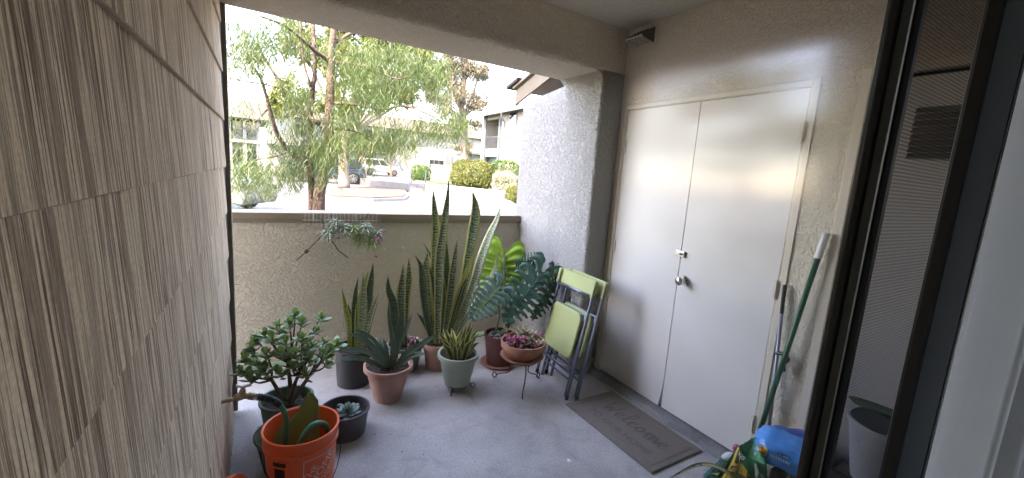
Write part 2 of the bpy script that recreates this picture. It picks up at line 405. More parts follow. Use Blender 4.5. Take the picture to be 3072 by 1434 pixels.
casing(E0-.008, E1+.008, DT+.006, .04, .008).build('door_casing', 'casing', sw, bevel=.003)
def leaf_door(y0, y1, bend):
    mb = MB(); ny, nz = 10, 30; t = .035; vs_ = []
    for face in (0, 1):
        for j in range(nz+1):
            z = DB+(DT-.004-DB)*j/nz
            for i in range(ny+1):
                y = y0+(y1-y0)*i/ny; k = max(0, 1-(z-DB)/.22)
                if bend: y += bend*k*k*(1-i/ny)**2
                vs_.append((XW+.004+face*t - (.004*k*k*(1-i/ny)**2 if bend and not face else 0), y, z))
    q = ny+1; S = q*(nz+1); fs = []
    for j in range(nz):
        for i in range(ny): fs.append((j*q+i, (j+1)*q+i, (j+1)*q+i+1, j*q+i+1))
        fs.append((j*q, S+j*q, S+(j+1)*q, (j+1)*q)); e = j*q+ny; fs.append((e, e+q, S+e+q, S+e))
    fs += [(i, i+1, S+i+1, S+i) for i in range(ny)]; t_ = nz*q; fs += [(t_+i, S+t_+i, S+t_+i+1, t_+i+1) for i in range(ny)]
    return mb.add(vs_, fs)
dl = leaf_door(DM+.003, D1-.004, .018).build('door', 'door', sw); dr = leaf_door(D0+.004, DM-.003, 0).build('door', 'door', sw)
for y, par, zs in ((D1-.002, dl, (1.82, 1.07, .32)), (D0+.002, dr, (1.86, 1.05, .28))):
    for z in zs:
        h = MB(); h.tube([(XW-.007, y, z-.05), (XW-.007, y, z+.05)], .0065, 8)
        h.box((XW-.004, y-.018, z-.048), (XW+.0035, y+.018, z+.048)); h.build('hinge', 'casing', par)
kn = MB(); kc = Vector((XW+.004, 1.648, .956))
ax = [(.033, .0), (.033, .006), (.014, .012), (.012, .03), (.026, .04), (.029, .052), (.024, .064), (0, .067)]
mbk = MB().lathe(ax, 20); mbk.v = [(kc.x-z, kc.y+x, kc.z+y) for x, y, z in mbk.v]; mbk.build('knob', 'chrome', dr, smooth=True)
lk = MB().box((XW-.012, 1.664, 1.105), (XW+.003, 1.735, 1.143)); lk.box((XW-.018, 1.672, 1.118), (XW-.0125, 1.70, 1.132)); lk.build('latch', 'steel', dr, bevel=.002)
MB().tube([(XW-.03, 1.684, 1.125), (XW-.012, 1.684, 1.125)], .007, 8).build('latch_button', 'vent_dark', dr)
# second closet door with louvred vent
cd = B((XW+.028, E0+.002, .05), (XW+.058, E1-.004, 2.07)).build('closet_door', 'door', sw)
B((XW+.001, E1-.003, .05), (XW+.0275, E1+.006, 2.08)).build('door_jamb', 'brown_trim', sw)
for i in range(8):
    z = 1.735+i*.0265
    mb = MB(); mb.add([(XW+.027, .33, z+.022), (XW+.027, .69, z+.022), (XW+.008, .69, z), (XW+.008, .33, z), (XW+.027, .33, z+.018), (XW+.027, .69, z+.018), (XW+.010, .69, z-.003), (XW+.010, .33, z-.003)],
       [(0, 1, 2, 3), (7, 6, 5, 4), (3, 2, 6, 7), (1, 0, 4, 5), (0, 3, 7, 4), (2, 1, 5, 6)]); mb.build('louvre', 'louvre_grey', cd)
# hooded vent near the ceiling
hv = thing('vent_hood', 'small dark hooded vent high on the stucco wall near the ceiling', 'vent', (XW, 2.2, 2.55))
a = [Vector(p) for p in ((XW, 2.13, 2.62), (XW, 2.27, 2.62), (XW-.12, 2.27, 2.55), (XW-.12, 2.13, 2.55), (XW, 2.13, 2.515), (XW, 2.27, 2.515), (XW-.125, 2.27, 2.535), (XW-.125, 2.13, 2.535))]
MB().add(a, [(0, 1, 2, 3), (3, 2, 6, 7), (0, 3, 7, 4), (1, 5, 6, 2)]).build('hood', 'vent_dark', hv)
for i in range(5):
    y = 2.14+i*.03; MB().box((XW-.118, y, 2.518), (XW, y+.008, 2.53)).build('slat', 'casing', hv)
MB().box((XW-.128, 2.125, 2.53), (XW-.118, 2.275, 2.54)).build('lip', 'casing', hv)
# ---- left cedar-textured siding
sdw = thing('siding_wall', 'weathered cedar-textured lap siding wall with brown streaks in pale paint', 'wall', (-.25, 1.4, 0))
B((-.33, -.2, -.1), (-.182, 2.72, 2.7)).build('wall_core', 'dark_gap', sdw)
cz = [1.488+.2365*k for k in range(-7, 6)]
for k, z in enumerate(cz):
    zl = max(.012, z); zt = z+.2365+.03
    if zl >= zt-.05: zl = max(0.012, z)
    y = .08
    while y < 2.62:
        y2 = y+random.uniform(1.0, 2.2)
        if 2.645-y2 < .3: y2 = 2.645
        dz = random.uniform(-.002, .002); th = .0125; xb = XL_+random.uniform(-.001, .001)
        mb = MB(); ny = 14; pf = []
        for i in range(ny+1):
            yy = y+.0006+(y2-y-.0012)*i/ny; wob = .0006*math.sin(yy*9+k*3)
            pf += [(xb+wob, yy, zl+dz+wob), (xb-.003+wob, yy, zl+dz-.0015), (xb-.0135, yy, zl+dz), (xb-.0165, yy, zt), (xb-.0125, yy, zt)]
        q = 5; fs = [(i*q+a_, (i+1)*q+a_, (i+1)*q+(a_+1) % q, i*q+(a_+1) % q) for i in range(ny) for a_ in range(q)]
        fs += [tuple(range(q)), tuple(ny*q+a_ for a_ in range(q))[::-1]]
        so = mb.add(pf, fs).build('siding_board', 'siding', sdw); y = y2; so.data.materials.append(M['siding_edge'])
        so.data.polygons.foreach_set('material_index', [1 if (fi % q) < 2 and fi < ny*q else 0 for fi in range(len(fs))])
B((-.186, 2.80, .022), (-.156, 2.85, ZH+.02)).build('corner_post', 'brown_trim', sdw, bevel=.002)
B((-.32, 2.72, .0), (-.19, 2.845, 2.6)).build('end_wall', 'brown_trim', sdw)
B((-.185, 2.66, .02), (-.178, 2.80, ZH)).build('flashing', 'dark_gap', sdw)
# ---- small eave at the end of the wing wall
ev = thing('eave', 'small brown shingled eave with a tan fascia board above the wing wall', 'roof', (2.2, 3.4, 2.4))
def sloped(y0, z0, y1, z1, h, xa, xb):
    return MB().add([(xa, y0, z0), (xb, y0, z0), (xb, y1, z1), (xa, y1, z1), (xa, y0, z0+h), (xb, y0, z0+h), (xb, y1, z1+h), (xa, y1, z1+h)],
                    [(0, 3, 2, 1), (4, 5, 6, 7), (0, 1, 5, 4), (1, 2, 6, 5), (2, 3, 7, 6), (3, 0, 4, 7)])
sl_ = (2.215-2.40)/(3.56-2.95)
sloped(2.86, 2.215+.70*-sl_, 3.56, 2.215, .13, 2.085, 2.108).build('fascia', 'fascia_tan', ev)
sloped(2.86, 2.36+.72*-sl_, 3.58, 2.36, .02, 2.06, 3.6).build('roof_deck', 'brown_trim', ev)
for r_ in range(4):
    y1 = 3.66-r_*.17; 
    for c_ in range(9):
        xa = 2.035+c_*.17+(.08 if r_ % 2 else 0)
        z1 = 2.362-(y1-3.58)*-sl_*0+ (3.58-y1)*-sl_
        sloped(y1-.2, z1+.022+.2*-sl_, y1, z1+.030, .03, xa, xa+.165).build('shingle', 'shingle_brown', ev)
# ---- unseen upper storey added to shade the wing wall, and the rest of the home
up = thing('shading_upper_storey', 'unseen upper storey of the home, added with its roof to shade the wing wall', 'building', (1, -2, 2.8))
B((-9, -9, 2.78), (2.9, YH1-.006, 5.4)).build('wall', 'stucco_tan', up); B((2.9, .06, 2.78), (9, YH1-.007, 5.4)).build('wall', 'stucco_tan', up)
B((-9.8, -9.8, 5.4), (3.4, YH1+.35, 5.7)).build('roof', 'shingle_brown', up); B((3.4, -.4, 5.4), (9.8, YH1+.35, 5.69)).build('roof', 'shingle_brown', up)
B((-9, -9, -.1), (-.34, 2.6, 2.77)).build('wall', 'stucco_tan', up)
B((XW+.37, .06, -.1), (9, YCE-.1, 2.77)).build('wall', 'stucco_tan', up)
# ---- the room behind the sliding door
struct(B((-.34, -4.2, -.02), (2.9, .1, 0)).build('room_floor', 'interior'))
struct(B((-.34, -4.2, 2.45), (2.9, .24, 2.6)).build('room_ceiling', 'interior'))
rw = thing('room_wall', 'dim interior walls of the room behind the sliding door', 'wall', (1, -2, 0))
mb = MB().box((-.34, -4.3, 0), (2.9, -4.2, 2.45)); mb.box((-.34, -4.2, 0), (-.19, .1, 2.45))
for y0, y1, z0, z1 in ((-4.2, -2.31, 0, 2.45), (-2.31, -.97, 0, 1.32), (-.97, .24, 0, 2.45)): mb.box((2.6, y0, z0), (2.74, y1, z1))
mb.box((1.95, .13, 0), (2.6, .26, 2.45)); mb.box((-.34, .09, 2.2), (1.95, .26, 2.45))
mb.build('wall_panel', 'interior', rw)
for y in (-2.31, -1.01): B((2.64, y, 1.32), (2.68, y+.04, 2.44)).build('window_bar', 'white_plastic', rw)
# ---- sliding door: fixed glass, screen, stiles
gm, t, b = new_mat('door_glass'); out = t.nodes['Material Output']
tr = N(t, 'ShaderNodeBsdfTransparent'); gl = N(t, 'ShaderNodeBsdfGlossy'); gl.inputs['Roughness'].default_value = .12
tr.inputs[0].default_value = (.97, .985, .975, 1)
geo = N(t, 'ShaderNodeNewGeometry'); dt = N(t, 'ShaderNodeVectorMath', operation='DOT_PRODUCT'); L(t, geo.outputs['Incoming'], dt.inputs[0]); L(t, geo.outputs['Normal'], dt.inputs[1])
fz = math_(t, 'ADD', .017, math_(t, 'MULTIPLY', math_(t, 'POWER', math_(t, 'SUBTRACT', 1, math_(t, 'ABSOLUTE', dt.outputs['Value'])), 5), .42)); mx = N(t, 'ShaderNodeMixShader')
L(t, fz, mx.inputs[0]); L(t, tr.outputs[0], mx.inputs[1]); L(t, gl.outputs[0], mx.inputs[2]); L(t, mx.outputs[0], out.inputs[0])
M['glass'] = gm
sdoor = thing('sliding_door', 'dark metal sliding patio door with fixed glass and an insect screen', 'door', (.7, .2, 0))
B((-.17, .100, .06), (.2845, .105, 2.15)).build('glass_pane', 'glass', sdoor)
B((-.2, .085, .0), (1.95, .25, .06)).build('sill_track', 'black_frame', sdoor)
B((-.2, .085, 2.13), (1.95, .25, 2.2)).build('head_track', 'black_frame', sdoor)
B((.285, .099, .06), (.323, .106, 2.13)).build('stile', 'black_frame', sdoor, bevel=.003)
B((.2868, .0945, .06), (.2895, .0985, 2.13)).build('stile_bead', 'vent_dark', sdoor)
B((.2945, .092, .06), (.3000, .0985, 2.13)).build('screen_stile', 'teal_frame', sdoor, bevel=.003)
B((.500, .108, .06), (.589, .12, 2.13)).build('door_stile', 'black_frame', sdoor, bevel=.003)
B((.591, .108, .06), (.596, .116, 2.13)).build('weather_seal', 'fascia_blue', sdoor)
sm, t, b = new_mat('insect_screen'); out = t.nodes['Material Output']
v = coords(t); sp = N(t, 'ShaderNodeSeparateXYZ'); L(t, v, sp.inputs[0])
s1 = math_(t, 'SINE', math_(t, 'MULTIPLY', sp.outputs[2], 2*PI/.0042)); s2 = math_(t, 'SINE', math_(t, 'MULTIPLY', sp.outputs[0], 2*PI/.0016))
cov = math_(t, 'ADD', .44, math_(t, 'MULTIPLY', math_(t, 'GREATER_THAN', s1, .1), .14))
tr = N(t, 'ShaderNodeBsdfTransparent'); df = N(t, 'ShaderNodeBsdfDiffuse'); df.inputs[0].default_value = (.03, .035, .045, 1); mx = N(t, 'ShaderNodeMixShader')
L(t, cov, mx.inputs[0]); L(t, tr.outputs[0], mx.inputs[1]); L(t, df.outputs[0], mx.inputs[2]); L(t, mx.outputs[0], out.inputs[0])
M['screen'] = sm
B((.6005, .186, .06), (1.9, .187, 2.13)).build('insect_mesh', 'screen', sdoor)
# drape inside
dp = MB(); nx, nz = 160, 8; vs_ = []
for j in range(nz+1):
    for i in range(nx+1):
        x = .40+i/nx*1.25; zf = j/nz
        vs_.append((x, .062+.020*(2*abs(math.sin(x*24+.5*math.sin(x*9)))-1)+.004*math.sin(x*131+zf), .03+zf*2.15))
dp.add(vs_, [(j*(nx+1)+i, j*(nx+1)+i+1, (j+1)*(nx+1)+i+1, (j+1)*(nx+1)+i) for j in range(nz) for i in range(nx)])
dr_ = dp.build('curtain', 'drape', smooth=True); tag(dr_, 'pale blue-grey curtain hanging in folds inside the sliding door', 'curtain')
md = dr_.modifiers.new('thick', 'SOLIDIFY'); md.thickness = .002
# ================================================================== POTTED PLANTS
def pot(parent, c, rt, rb, h, mat, lip=.0, liph=.02, soil=.03, name='pot', t=.006, tilt=None, ridges=()):
    pf = pot_profile(rt, rb, h, t, lip, liph)
    o = MB().lathe(pf, 48, c).build(name, mat, parent, smooth=True); o.data.set_sharp_from_angle(angle=math.radians(35))
    if soil is not None:
        zs = h-soil; r = rb+(rt-rb)*zs/h-t+.001; mb = MB(); rings = 7; vs_ = [(c[0], c[1], c[2]+zs+.004)]
        for k in range(1, rings+1):
            for a in range(32):
                th = a*2*PI/32; q = r*k/rings; vs_.append((c[0]+q*math.cos(th), c[1]+q*math.sin(th), c[2]+zs+random.uniform(-.004, .006)))
        fs = [(0, 1+a, 1+(a+1) % 32) for a in range(32)] + [(1+(k-1)*32+a, 1+k*32+a, 1+k*32+(a+1) % 32, 1+(k-1)*32+(a+1) % 32) for k in range(1, rings) for a in range(32)]
        mb.add(vs_, fs).build('soil', 'soil', parent)
    return o
def strap(parent, pts, wid, mat, fold=.25, twist=0, face=None, name='leaf', tip=.35, basew=.55, n=8, thick=.0022):
    """long leaf along a path of world points, folded along its middle; widths in metres"""
    P_ = spline(pts, n); m = len(P_); mb = MB(); vs_ = []; uv = []; Ls = 0
    tot = sum((P_[i+1]-P_[i]).length for i in range(m-1))
    for side in (0, 1):
        Ls = 0
        for i, p in enumerate(P_):
            d = (P_[min(i+1, m-1)]-P_[max(i-1, 0)]).normalized(); toc = (O-p).normalized() if face is None else Vector(face)
            x = d.cross(toc); x.normalize(); nn = x.cross(d)
            s_ = Ls/tot; a = twist*s_; x2 = x*math.cos(a)+nn*math.sin(a); n2 = nn*math.cos(a)-x*math.sin(a)
            wv = basew+(1-basew)*min(1, s_/.45) if s_ < .45 else 1
            if s_ > 1-tip: q = (s_-(1-tip))/tip; wv = max(.02, (1-q**1.7))
            hw = wid*.5*wv
            for u in (-1, -.5, 0, .5, 1):
                vs_.append(p+x2*hw*u+n2*(hw*fold*u*u*(1 if not side else 1)-(thick if side else 0))); uv.append((u, Ls+.001))
            if i < m-1: Ls += (P_[i+1]-P_[i]).length
    S = m*5; fs = [(i*5+k, i*5+k+1, (i+1)*5+k+1, (i+1)*5+k) for i in range(m-1) for k in range(4)]
    fs += [(S+i*5+k+1, S+i*5+k, S+(i+1)*5+k, S+(i+1)*5+k+1) for i in range(m-1) for k in range(4)]
    fs += [(i*5, (i+1)*5, S+(i+1)*5, S+i*5) for i in range(m-1)] + [(i*5+4, S+i*5+4, S+(i+1)*5+4, (i+1)*5+4) for i in range(m-1)]
    return mb.add(vs_, fs, uv).build(name, mat, parent, smooth=True)
def px_strap(parent, pix, Y, wpx, mat, dy=None, **kw):
    m = len(pix); pts = []
    for i, (x, y) in enumerate(pix[::-1]):
        yy = Y+(dy*(i/(m-1))**1.3 if dy else 0); pts.append(atY(x, y, yy))
    D = (pts[0]-O).dot(_F); return strap(parent, pts, 1.12*wpx*D/FPX, mat, **kw)
# --- tall snake plant
p1 = thing('snake_plant', 'tallest variegated snake plant, leaves rising above the parapet, in a terracotta pot', 'plant', (1.16, 2.93, 0))
pot(p1, (1.165, 2.93, 0), .115, .09, .215, 'terracotta_pink', .006, .035)
Y = 2.93
for pix, wp, mt, kw in [
  ([(1298, 560), (1302, 605), (1307, 680), (1306, 760), (1303, 880), (1303, 1030)], 24, 'snake', {}),
  ([(1347, 530), (1342, 600), (1330, 690), (1320, 770), (1315, 900), (1312, 1030)], 27, 'snake', dict(tip=.5)),
  ([(1330, 635), (1333, 720), (1339, 800), (1342, 900), (1330, 1030)], 17, 'snake_dark', {}),
  ([(1417, 570), (1427, 630), (1417, 710), (1403, 790), (1385, 890), (1340, 1030)], 29, 'snake', dict(tip=.22)),
  ([(1504, 608), (1492, 655), (1470, 705), (1445, 775), (1420, 860), (1385, 945), (1345, 1030)], 27, 'snake_pale', dict(twist=.5)),
  ([(1487, 750), (1490, 790), (1472, 842), (1440, 890), (1395, 960), (1350, 1030)], 17, 'snake_dark', dict(twist=.9)),
  ([(1245, 765), (1264, 805), (1271, 880), (1280, 950), (1295, 1030)], 20, 'snake_dark', {}),
  ([(1285, 752), (1276, 805), (1281, 880), (1292, 960), (1302, 1030)], 29, 'snake', {}),
  ([(1270, 727), (1298, 778), (1316, 830), (1320, 900), (1315, 1030)], 17, 'snake_dark', dict(twist=.5)),
  ([(1322, 778), (1322, 850), (1328, 940), (1322, 1030)], 25, 'snake_dark', {}),
  ([(1372, 718), (1361, 800), (1352, 880), (1330, 1030)], 22, 'snake', {}),
  ([(1426, 745), (1410, 790), (1380, 870), (1355, 950), (1330, 1030)], 14, 'snake_yellow', {}),
  ([(1250, 938), (1274, 970), (1300, 1030)], 12, 'snake_dark', {}),
  ([(1290, 800), (1300, 860), (1308, 940), (1308, 1030)], 22, 'snake_dark', {}),
  ([(1360, 880), (1345, 930), (1330, 1030)], 14, 'snake_yellow', {}),
  ([(1400, 830), (1378, 900), (1360, 960), (1335, 1030)], 18, 'snake_dark', {})]:
    px_strap(p1, pix, Y+random.uniform(-.05, .05), wp, mt, **kw)
# --- snake plant in the black nursery pot
p2 = thing('snake_plant', 'yellow-green snake plant in a black nursery pot beside the jade plant', 'plant', (.535, 2.93, 0))
pot(p2, (.535, 2.935, 0), .128, .112, .27, 'black_plastic', .004, .015, .03)
for pix, wp, mt in [
  ([(1120, 787), (1112, 850), (1100, 920), (1085, 1050)], 25, 'snake_dark'), ([(1106, 808), (1087, 880), (1076, 960), (1070, 1050)], 23, 'snake_yellow'),
  ([(1089, 820), (1091, 880), (1087, 960), (1080, 1050)], 23, 'snake_pale'), ([(1075, 830), (1065, 900), (1062, 1050)], 17, 'snake_dark'),
  ([(1026, 863), (1036, 920), (1046, 970), (1050, 1050)], 15, 'snake_yellow'), ([(1044, 910), (1052, 960), (1058, 1050)], 15, 'snake_dark'),
  ([(1137, 878), (1116, 930), (1098, 990), (1088, 1050)], 14, 'snake_pale'), ([(1122, 885), (1106, 935), (1092, 1050)], 16, 'snake_dark')]:
    px_strap(p2, pix, 2.93+random.uniform(-.05, .04), wp, mt, tip=.5)
MB().tube([atY(1133, 905, 2.95), atY(1118, 960, 2.95), atY(1095, 1045, 2.95)], [.002, .003, .004], 6).build('stalk', 'stem_green', p2)
# --- snake plant in pale pot behind
p3 = thing('snake_plant', 'banded snake plant in a pale pot behind the strap-leaved plant', 'plant', (.93, 3.02, 0))
pot(p3, (.93, 3.02, 0), .135, .10, .20, 'pale_pot', .006, .02, .02)
for pix, wp, mt in [([(1164, 827), (1166, 868), (1180, 912), (1188, 990), (1198, 1050)], 22, 'snake_dark'),
  ([(1211, 790), (1206, 850), (1202, 920), (1206, 1050)], 25, 'snake'), ([(1227, 772), (1226, 840), (1217, 900), (1213, 1050)], 23, 'snake')]:
    px_strap(p3, pix, 3.0, wp, mt)
# small cactus with red flowers on its rim side
cc = thing('cactus', 'small dark cactus dotted with red flowers in the pale pot', 'cactus', (.99, 2.99, .18))
for k in range(26):
    q = Vector((.985+random.uniform(-.06, .06), 2.98+random.uniform(-.04, .04), .185+random.uniform(0, .06)))
    MB().tube([q-Vector((0, 0, .02)), q, q+Vector((0, 0, .012))], [.008, .011, .003], 6).build('bud', 'pink' if k % 5 == 0 else ('white_plastic' if k % 4 == 0 else 'black_plastic'), cc)
# --- strap-leaved plant (clivia-like) in pinkish pot
p4 = thing('strap_leaved_plant', 'dark strap-leaved plant arching out of a pinkish tapered pot', 'plant', (.70, 2.64, 0))
pot(p4, (.70, 2.63, 0), .152, .088, .245, 'terracotta_pink', .008, .03, .03)
for pix, wp, dy in [
  ([(1205, 930), (1200, 980), (1187, 1040), (1172, 1105)], 25, 0), ([(1238, 940), (1221, 980), (1197, 1040), (1180, 1105)], 14, .05), ([(1165, 907), (1168, 960), (1176, 1030), (1172, 1105)], 12, .05),
  ([(1040, 1003), (1078, 1009), (1112, 1035), (1150, 1075), (1166, 1105)], 19, -.05), ([(1056, 988), (1090, 998), (1130, 1030), (1165, 1100)], 12, .02),
  ([(1014, 1052), (1060, 1050), (1110, 1060), (1162, 1105)], 18, -.12), ([(1022, 1083), (1060, 1073), (1110, 1083), (1158, 1110)], 17, -.17), ([(1112, 1012), (1140, 1030), (1165, 1100)], 11, .1),
  ([(1313, 1002), (1280, 1022), (1238, 1052), (1180, 1105)], 19, .0), ([(1280, 1062), (1240, 1067), (1182, 1105)], 17, -.1), ([(1255, 1035), (1225, 1050), (1182, 1105)], 17, .06), ([(1150, 1015), (1160, 1050), (1170, 1105)], 12, -.05)]:
    px_strap(p4, pix, 2.63, wp*.78, 'clivia', dy=dy, tip=.25, fold=.3)
# --- dwarf snake plant on a wire stand
p5 = thing('snake_plant', 'short bushy yellow-edged snake plant in a sage green pot', 'plant', (1.175, 2.56, .05))
pot(p5, (1.175, 2.56, .05), .138, .092, .225, 'sage_plastic', .008, .028, .025)
for k in range(30):
    a = k*2.4; rr = .012+.055*math.sqrt(k/30); ln = random.uniform(.15, .27)*(1-.25*k/30); out_ = .25+.75*(k/30)
    b0 = Vector((1.175+rr*math.cos(a), 2.56+rr*math.sin(a), .245)); dv = Vector((math.cos(a)*out_*.55, math.sin(a)*out_*.45, 1)).normalized()
    strap(p5, [b0, b0+dv*ln*.5+Vector((0, 0, .01)), b0+dv*ln*.95+Vector((math.cos(a), math.sin(a), 0))*.03*out_], random.uniform(.036, .05), 'snake_dwarf', fold=.45, tip=.6, basew=.6, n=5)
ws = thing('wire_stand', 'low black wire stand under the sage green pot', 'plant stand', (1.175, 2.56, 0))
MB().tube([(1.175+.085*math.cos(a), 2.56+.085*math.sin(a), .045) for a in np.linspace(0, 2*PI, 25)], .0035, 6, False).build('ring', 'black_iron', ws)
for a in (-2.3, -.35, 1.6):
    c_, s_ = math.cos(a), math.sin(a); q = lambda r, z: Vector((1.175+r*c_, 2.56+r*s_, z))
    lp = [q(.085, .045), q(.10, .035), q(.105, .012), q(.115, .004)] + [q(.115+.018*math.sin(b_), .022-.018*math.cos(b_)) for b_ in np.linspace(.4, 5.2, 8)]
    MB().tube(spline(lp, 3), .0033, 6).build('leg', 'black_iron', ws)
# --- monstera
p6 = thing('monstera', 'split-leaved monstera in a dark maroon pot in the wall corner', 'plant', (1.65, 2.80, 0))
MB().lathe([(0, 0), (.125, 0), (.15, .022), (.145, .024), (.12, .008), (0, .008)], 40, (1.65, 2.80, 0)).build('saucer', 'terracotta', p6, smooth=True)
pot(p6, (1.65, 2.80, .012), .128, .098, .25, 'maroon', .004, .012, .03)
for k in range(46):
    a = random.uniform(0, 2*PI); r = .11*math.sqrt(random.random()); s_ = random.uniform(.008, .016)
    MB().lathe([(0, -.5*s_), (.8*s_, -.2*s_), (s_, .1*s_), (.5*s_, .6*s_), (0, .7*s_)], 6, (1.65+r*math.cos(a), 2.80+r*math.sin(a), .238)).build('pebble', 'pebble', p6, smooth=True)
def monstera_leaf(parent, join, tip, wid, mat, droop=.12, slits=8, seed=1, up=None, fold=.15, closed=False):
    r_ = random.Random(seed); join = Vector(join); tip = Vector(tip); d = tip-join; ln = d.length; d.normalize()
    toc = (O-(join+tip)/2).normalized() if up is None else Vector(up).normalized(); x = d.cross(toc).normalized(); nn = x.cross(d)
    ns, ntt = slits*12, 12; vs_ = []
    def hw(s): return wid*.5*(math.sin(PI*min(1, max(0, (s+.16)/1.16))**.72))**.75
    sl_s = {(-1): [(.10+.80*(i+r_.uniform(.2, .5))/slits, r_.uniform(.30, .5)) for i in range(slits)], 1: [(.10+.80*(i+r_.uniform(.2, .5))/slits, r_.uniform(.30, .5)) for i in range(slits)]}
    mb = MB()
    for sd_ in (-1, 1):
        vs_ = []; keep = []
        for i in range(ns+1):
            s0 = -.0+i/ns
            for j in range(ntt+1):
                t_ = j/ntt; s = s0-.16*t_*(1-s0)**1.5+.16*t_*s0*(1-s0)*2.2; s = s-.24*math.sin(2.6*t_)*(1-s0)**4
                w_ = hw(s0)*t_; z = -droop*(s0**2)*ln-fold*w_*.9+.16*w_*math.sin(t_*2.6)-.012*math.sin(s0*slits*2*PI/.8)*t_
                vs_.append(join+d*(s*ln)+x*(sd_*w_)+nn*z)
        fs = []
        for i in range(ns):
            sm_ = (i+.5)/ns
            for j in range(ntt):
                tm = (j+.5)/ntt; cut = False
                for q, (c_, dep) in enumerate(sl_s[sd_]):
                    wd = (.0075) if closed else (.016+.026*max(0, tm-dep))
                    if abs(sm_-c_) < wd and tm > dep and not (closed and (tm > .80 or sm_ < .16)): cut = True
                    if q % 2 == 0 and abs(sm_-c_+.03) < .012 and .12 < tm < .26: cut = True
                if not cut:
                    k = i*(ntt+1)+j; f = (k, k+1, k+ntt+2, k+ntt+1); fs.append(f if sd_ > 0 else f[::-1])
        mb.add(vs_, fs)
    o = mb.build('leaf', mat, parent, smooth=True); md = o.modifiers.new('thick', 'SOLIDIFY'); md.thickness = .0012
    MB().tube(spline([join+nn*.001, join+d*ln*.5-nn*(droop*.25*ln-.001), join+d*ln*.95-nn*(droop*.9*ln-.001)], 4), [.003]*8+[.001], 5).build('midrib', 'rib_light' if mat != 'monstera_dark' else 'monstera_teal', o)
    for sd_ in (-1, 1):      # pale side veins
        for c_, dep in sl_s[sd_]:
            s0 = c_+.5*.8/slits
            if s0 > .9: continue
            pts = []
            for t_ in (0.02, .35, .7):
                s = s0-.16*t_*(1-s0)**1.5+.16*t_*s0*(1-s0)*2.2-.24*math.sin(2.6*t_)*(1-s0)**4; w_ = hw(s0)*t_
                pts.append(join+d*(s*ln)+x*(sd_*w_)+nn*(-droop*(s0**2)*ln-fold*w_*.9+.16*w_*math.sin(t_*2.6)-.012*math.sin(s0*slits*2*PI/.8)*t_+.0012))
            MB().tube(pts, [.0016, .0012, .0006], 4).build('vein', 'rib_light' if mat != 'monstera_dark' else 'monstera_teal', o)
    return o
base = Vector((1.66, 2.80, .25)); stem_top = Vector((1.66, 2.72, .40))
MB().tube(spline([base, Vector((1.69, 2.76, .31)), stem_top, Vector((1.70, 2.76, .47))], 6), [.024, .026, .023, .026, .023, .025, .022, .024, .021, .023, .020, .022, .019, .018, .017, .016, .015, .013, .01], 10).build('stem', 'stem_green', p6)
for jn, tp, wd, mt, dr2, sd_, yy in [((1513, 766), (1482, 915), .40, 'monstera_light', .10, 3, (3.0, 2.9)), ((1500, 862), (1418, 948), .27, 'monstera_teal', .25, 5, (2.68, 2.58)),
        ((1622, 822), (1518, 962), .36, 'monstera_dark', .18, 8, (2.68, 2.58)), ((1660, 838), (1622, 965), .26, 'monstera_dark', .25, 11, (2.62, 2.5)), ((1612, 800), (1548, 792), .24, 'monstera_dark', .2, 14, (2.78, 2.85))]:
    J = atY(*jn, yy[0]); T = atY(*tp, yy[1]); upv = None
    if sd_ == 11: upv = (O-J).normalized()+Vector((.9, .5, .1))
    monstera_leaf(p6, J, T, wd, mt, dr2, seed=sd_, up=upv, closed=(sd_ == 3))
    MB().tube(spline([stem_top, (stem_top+J)/2+Vector((0, .03, .06)), J], 6), [.009]*12+[.005], 7).build('petiole', 'stem_green', p6)
MB().tube(spline([Vector((1.60, 2.80, .26)), Vector((1.62, 2.78, .42)), Vector((1.60, 2.79, .52))], 5), .008, 6).build('petiole', 'stem_green', p6)
# --- terracotta bowl of pink succulents on an iron stand
ps = thing('plant_stand', 'tall black wrought iron plant stand with curled feet', 'plant stand', (1.56, 2.32, 0))
sc_ = Vector((1.565, 2.33, 0))
MB().tube([(sc_.x+.115*math.cos(a), sc_.y+.115*math.sin(a), .262) for a in np.linspace(0, 2*PI, 29)], .005, 6, False).build('ring', 'black_iron', ps)
for tx, ty in ((1.537, 2.235), (1.50, 2.60), (1.82, 2.45)):
    dv = Vector((tx-sc_.x, ty-sc_.y, 0)); ln = dv.length; dv.normalize(); q = lambda r, z: sc_+dv*r+Vector((0, 0, z))
    k = ln; lp = [q(.113, .262), q(.125, .2), q(.11, .12), q(max(.09, k-.05), .05), q(k-.01, .006)]
    if k > .2: lp += [q(k-.01+.022*math.sin(b_), .026-.022*math.cos(b_)) for b_ in np.linspace(.6, 5.0, 8)]
    else: lp += [q(k-.01, .004), q(k+.0, .004)]
    MB().tube(spline(lp, 4), .0045, 6).build('leg', 'black_iron', ps)
p7 = thing('succulent_bowl', 'terracotta bowl of pink-tinged succulents on a clay saucer', 'plant', (1.575, 2.335, .27))
MB().lathe([(0, .268), (.13, .268), (.155, .290), (.150, .292), (.126, .275), (0, .275)], 44, (1.565, 2.33, 0)).build('saucer', 'terracotta', p7, smooth=True)
o = MB().lathe([(0, .2755), (.10, .2755), (.125, .30), (.148, .345), (.148, .349), (.158, .351), (.160, .392), (.150, .392), (.146, .36), (.10, .30), (0, .29)], 48, (1.572, 2.335, 0)).build('bowl', 'terracotta', p7, smooth=True); o.data.set_sharp_from_angle(angle=math.radians(40))
MB().lathe([(0, .378), (.07, .376), (.146, .366)], 32, (1.572, 2.335, 0)).build('soil', 'soil', p7)
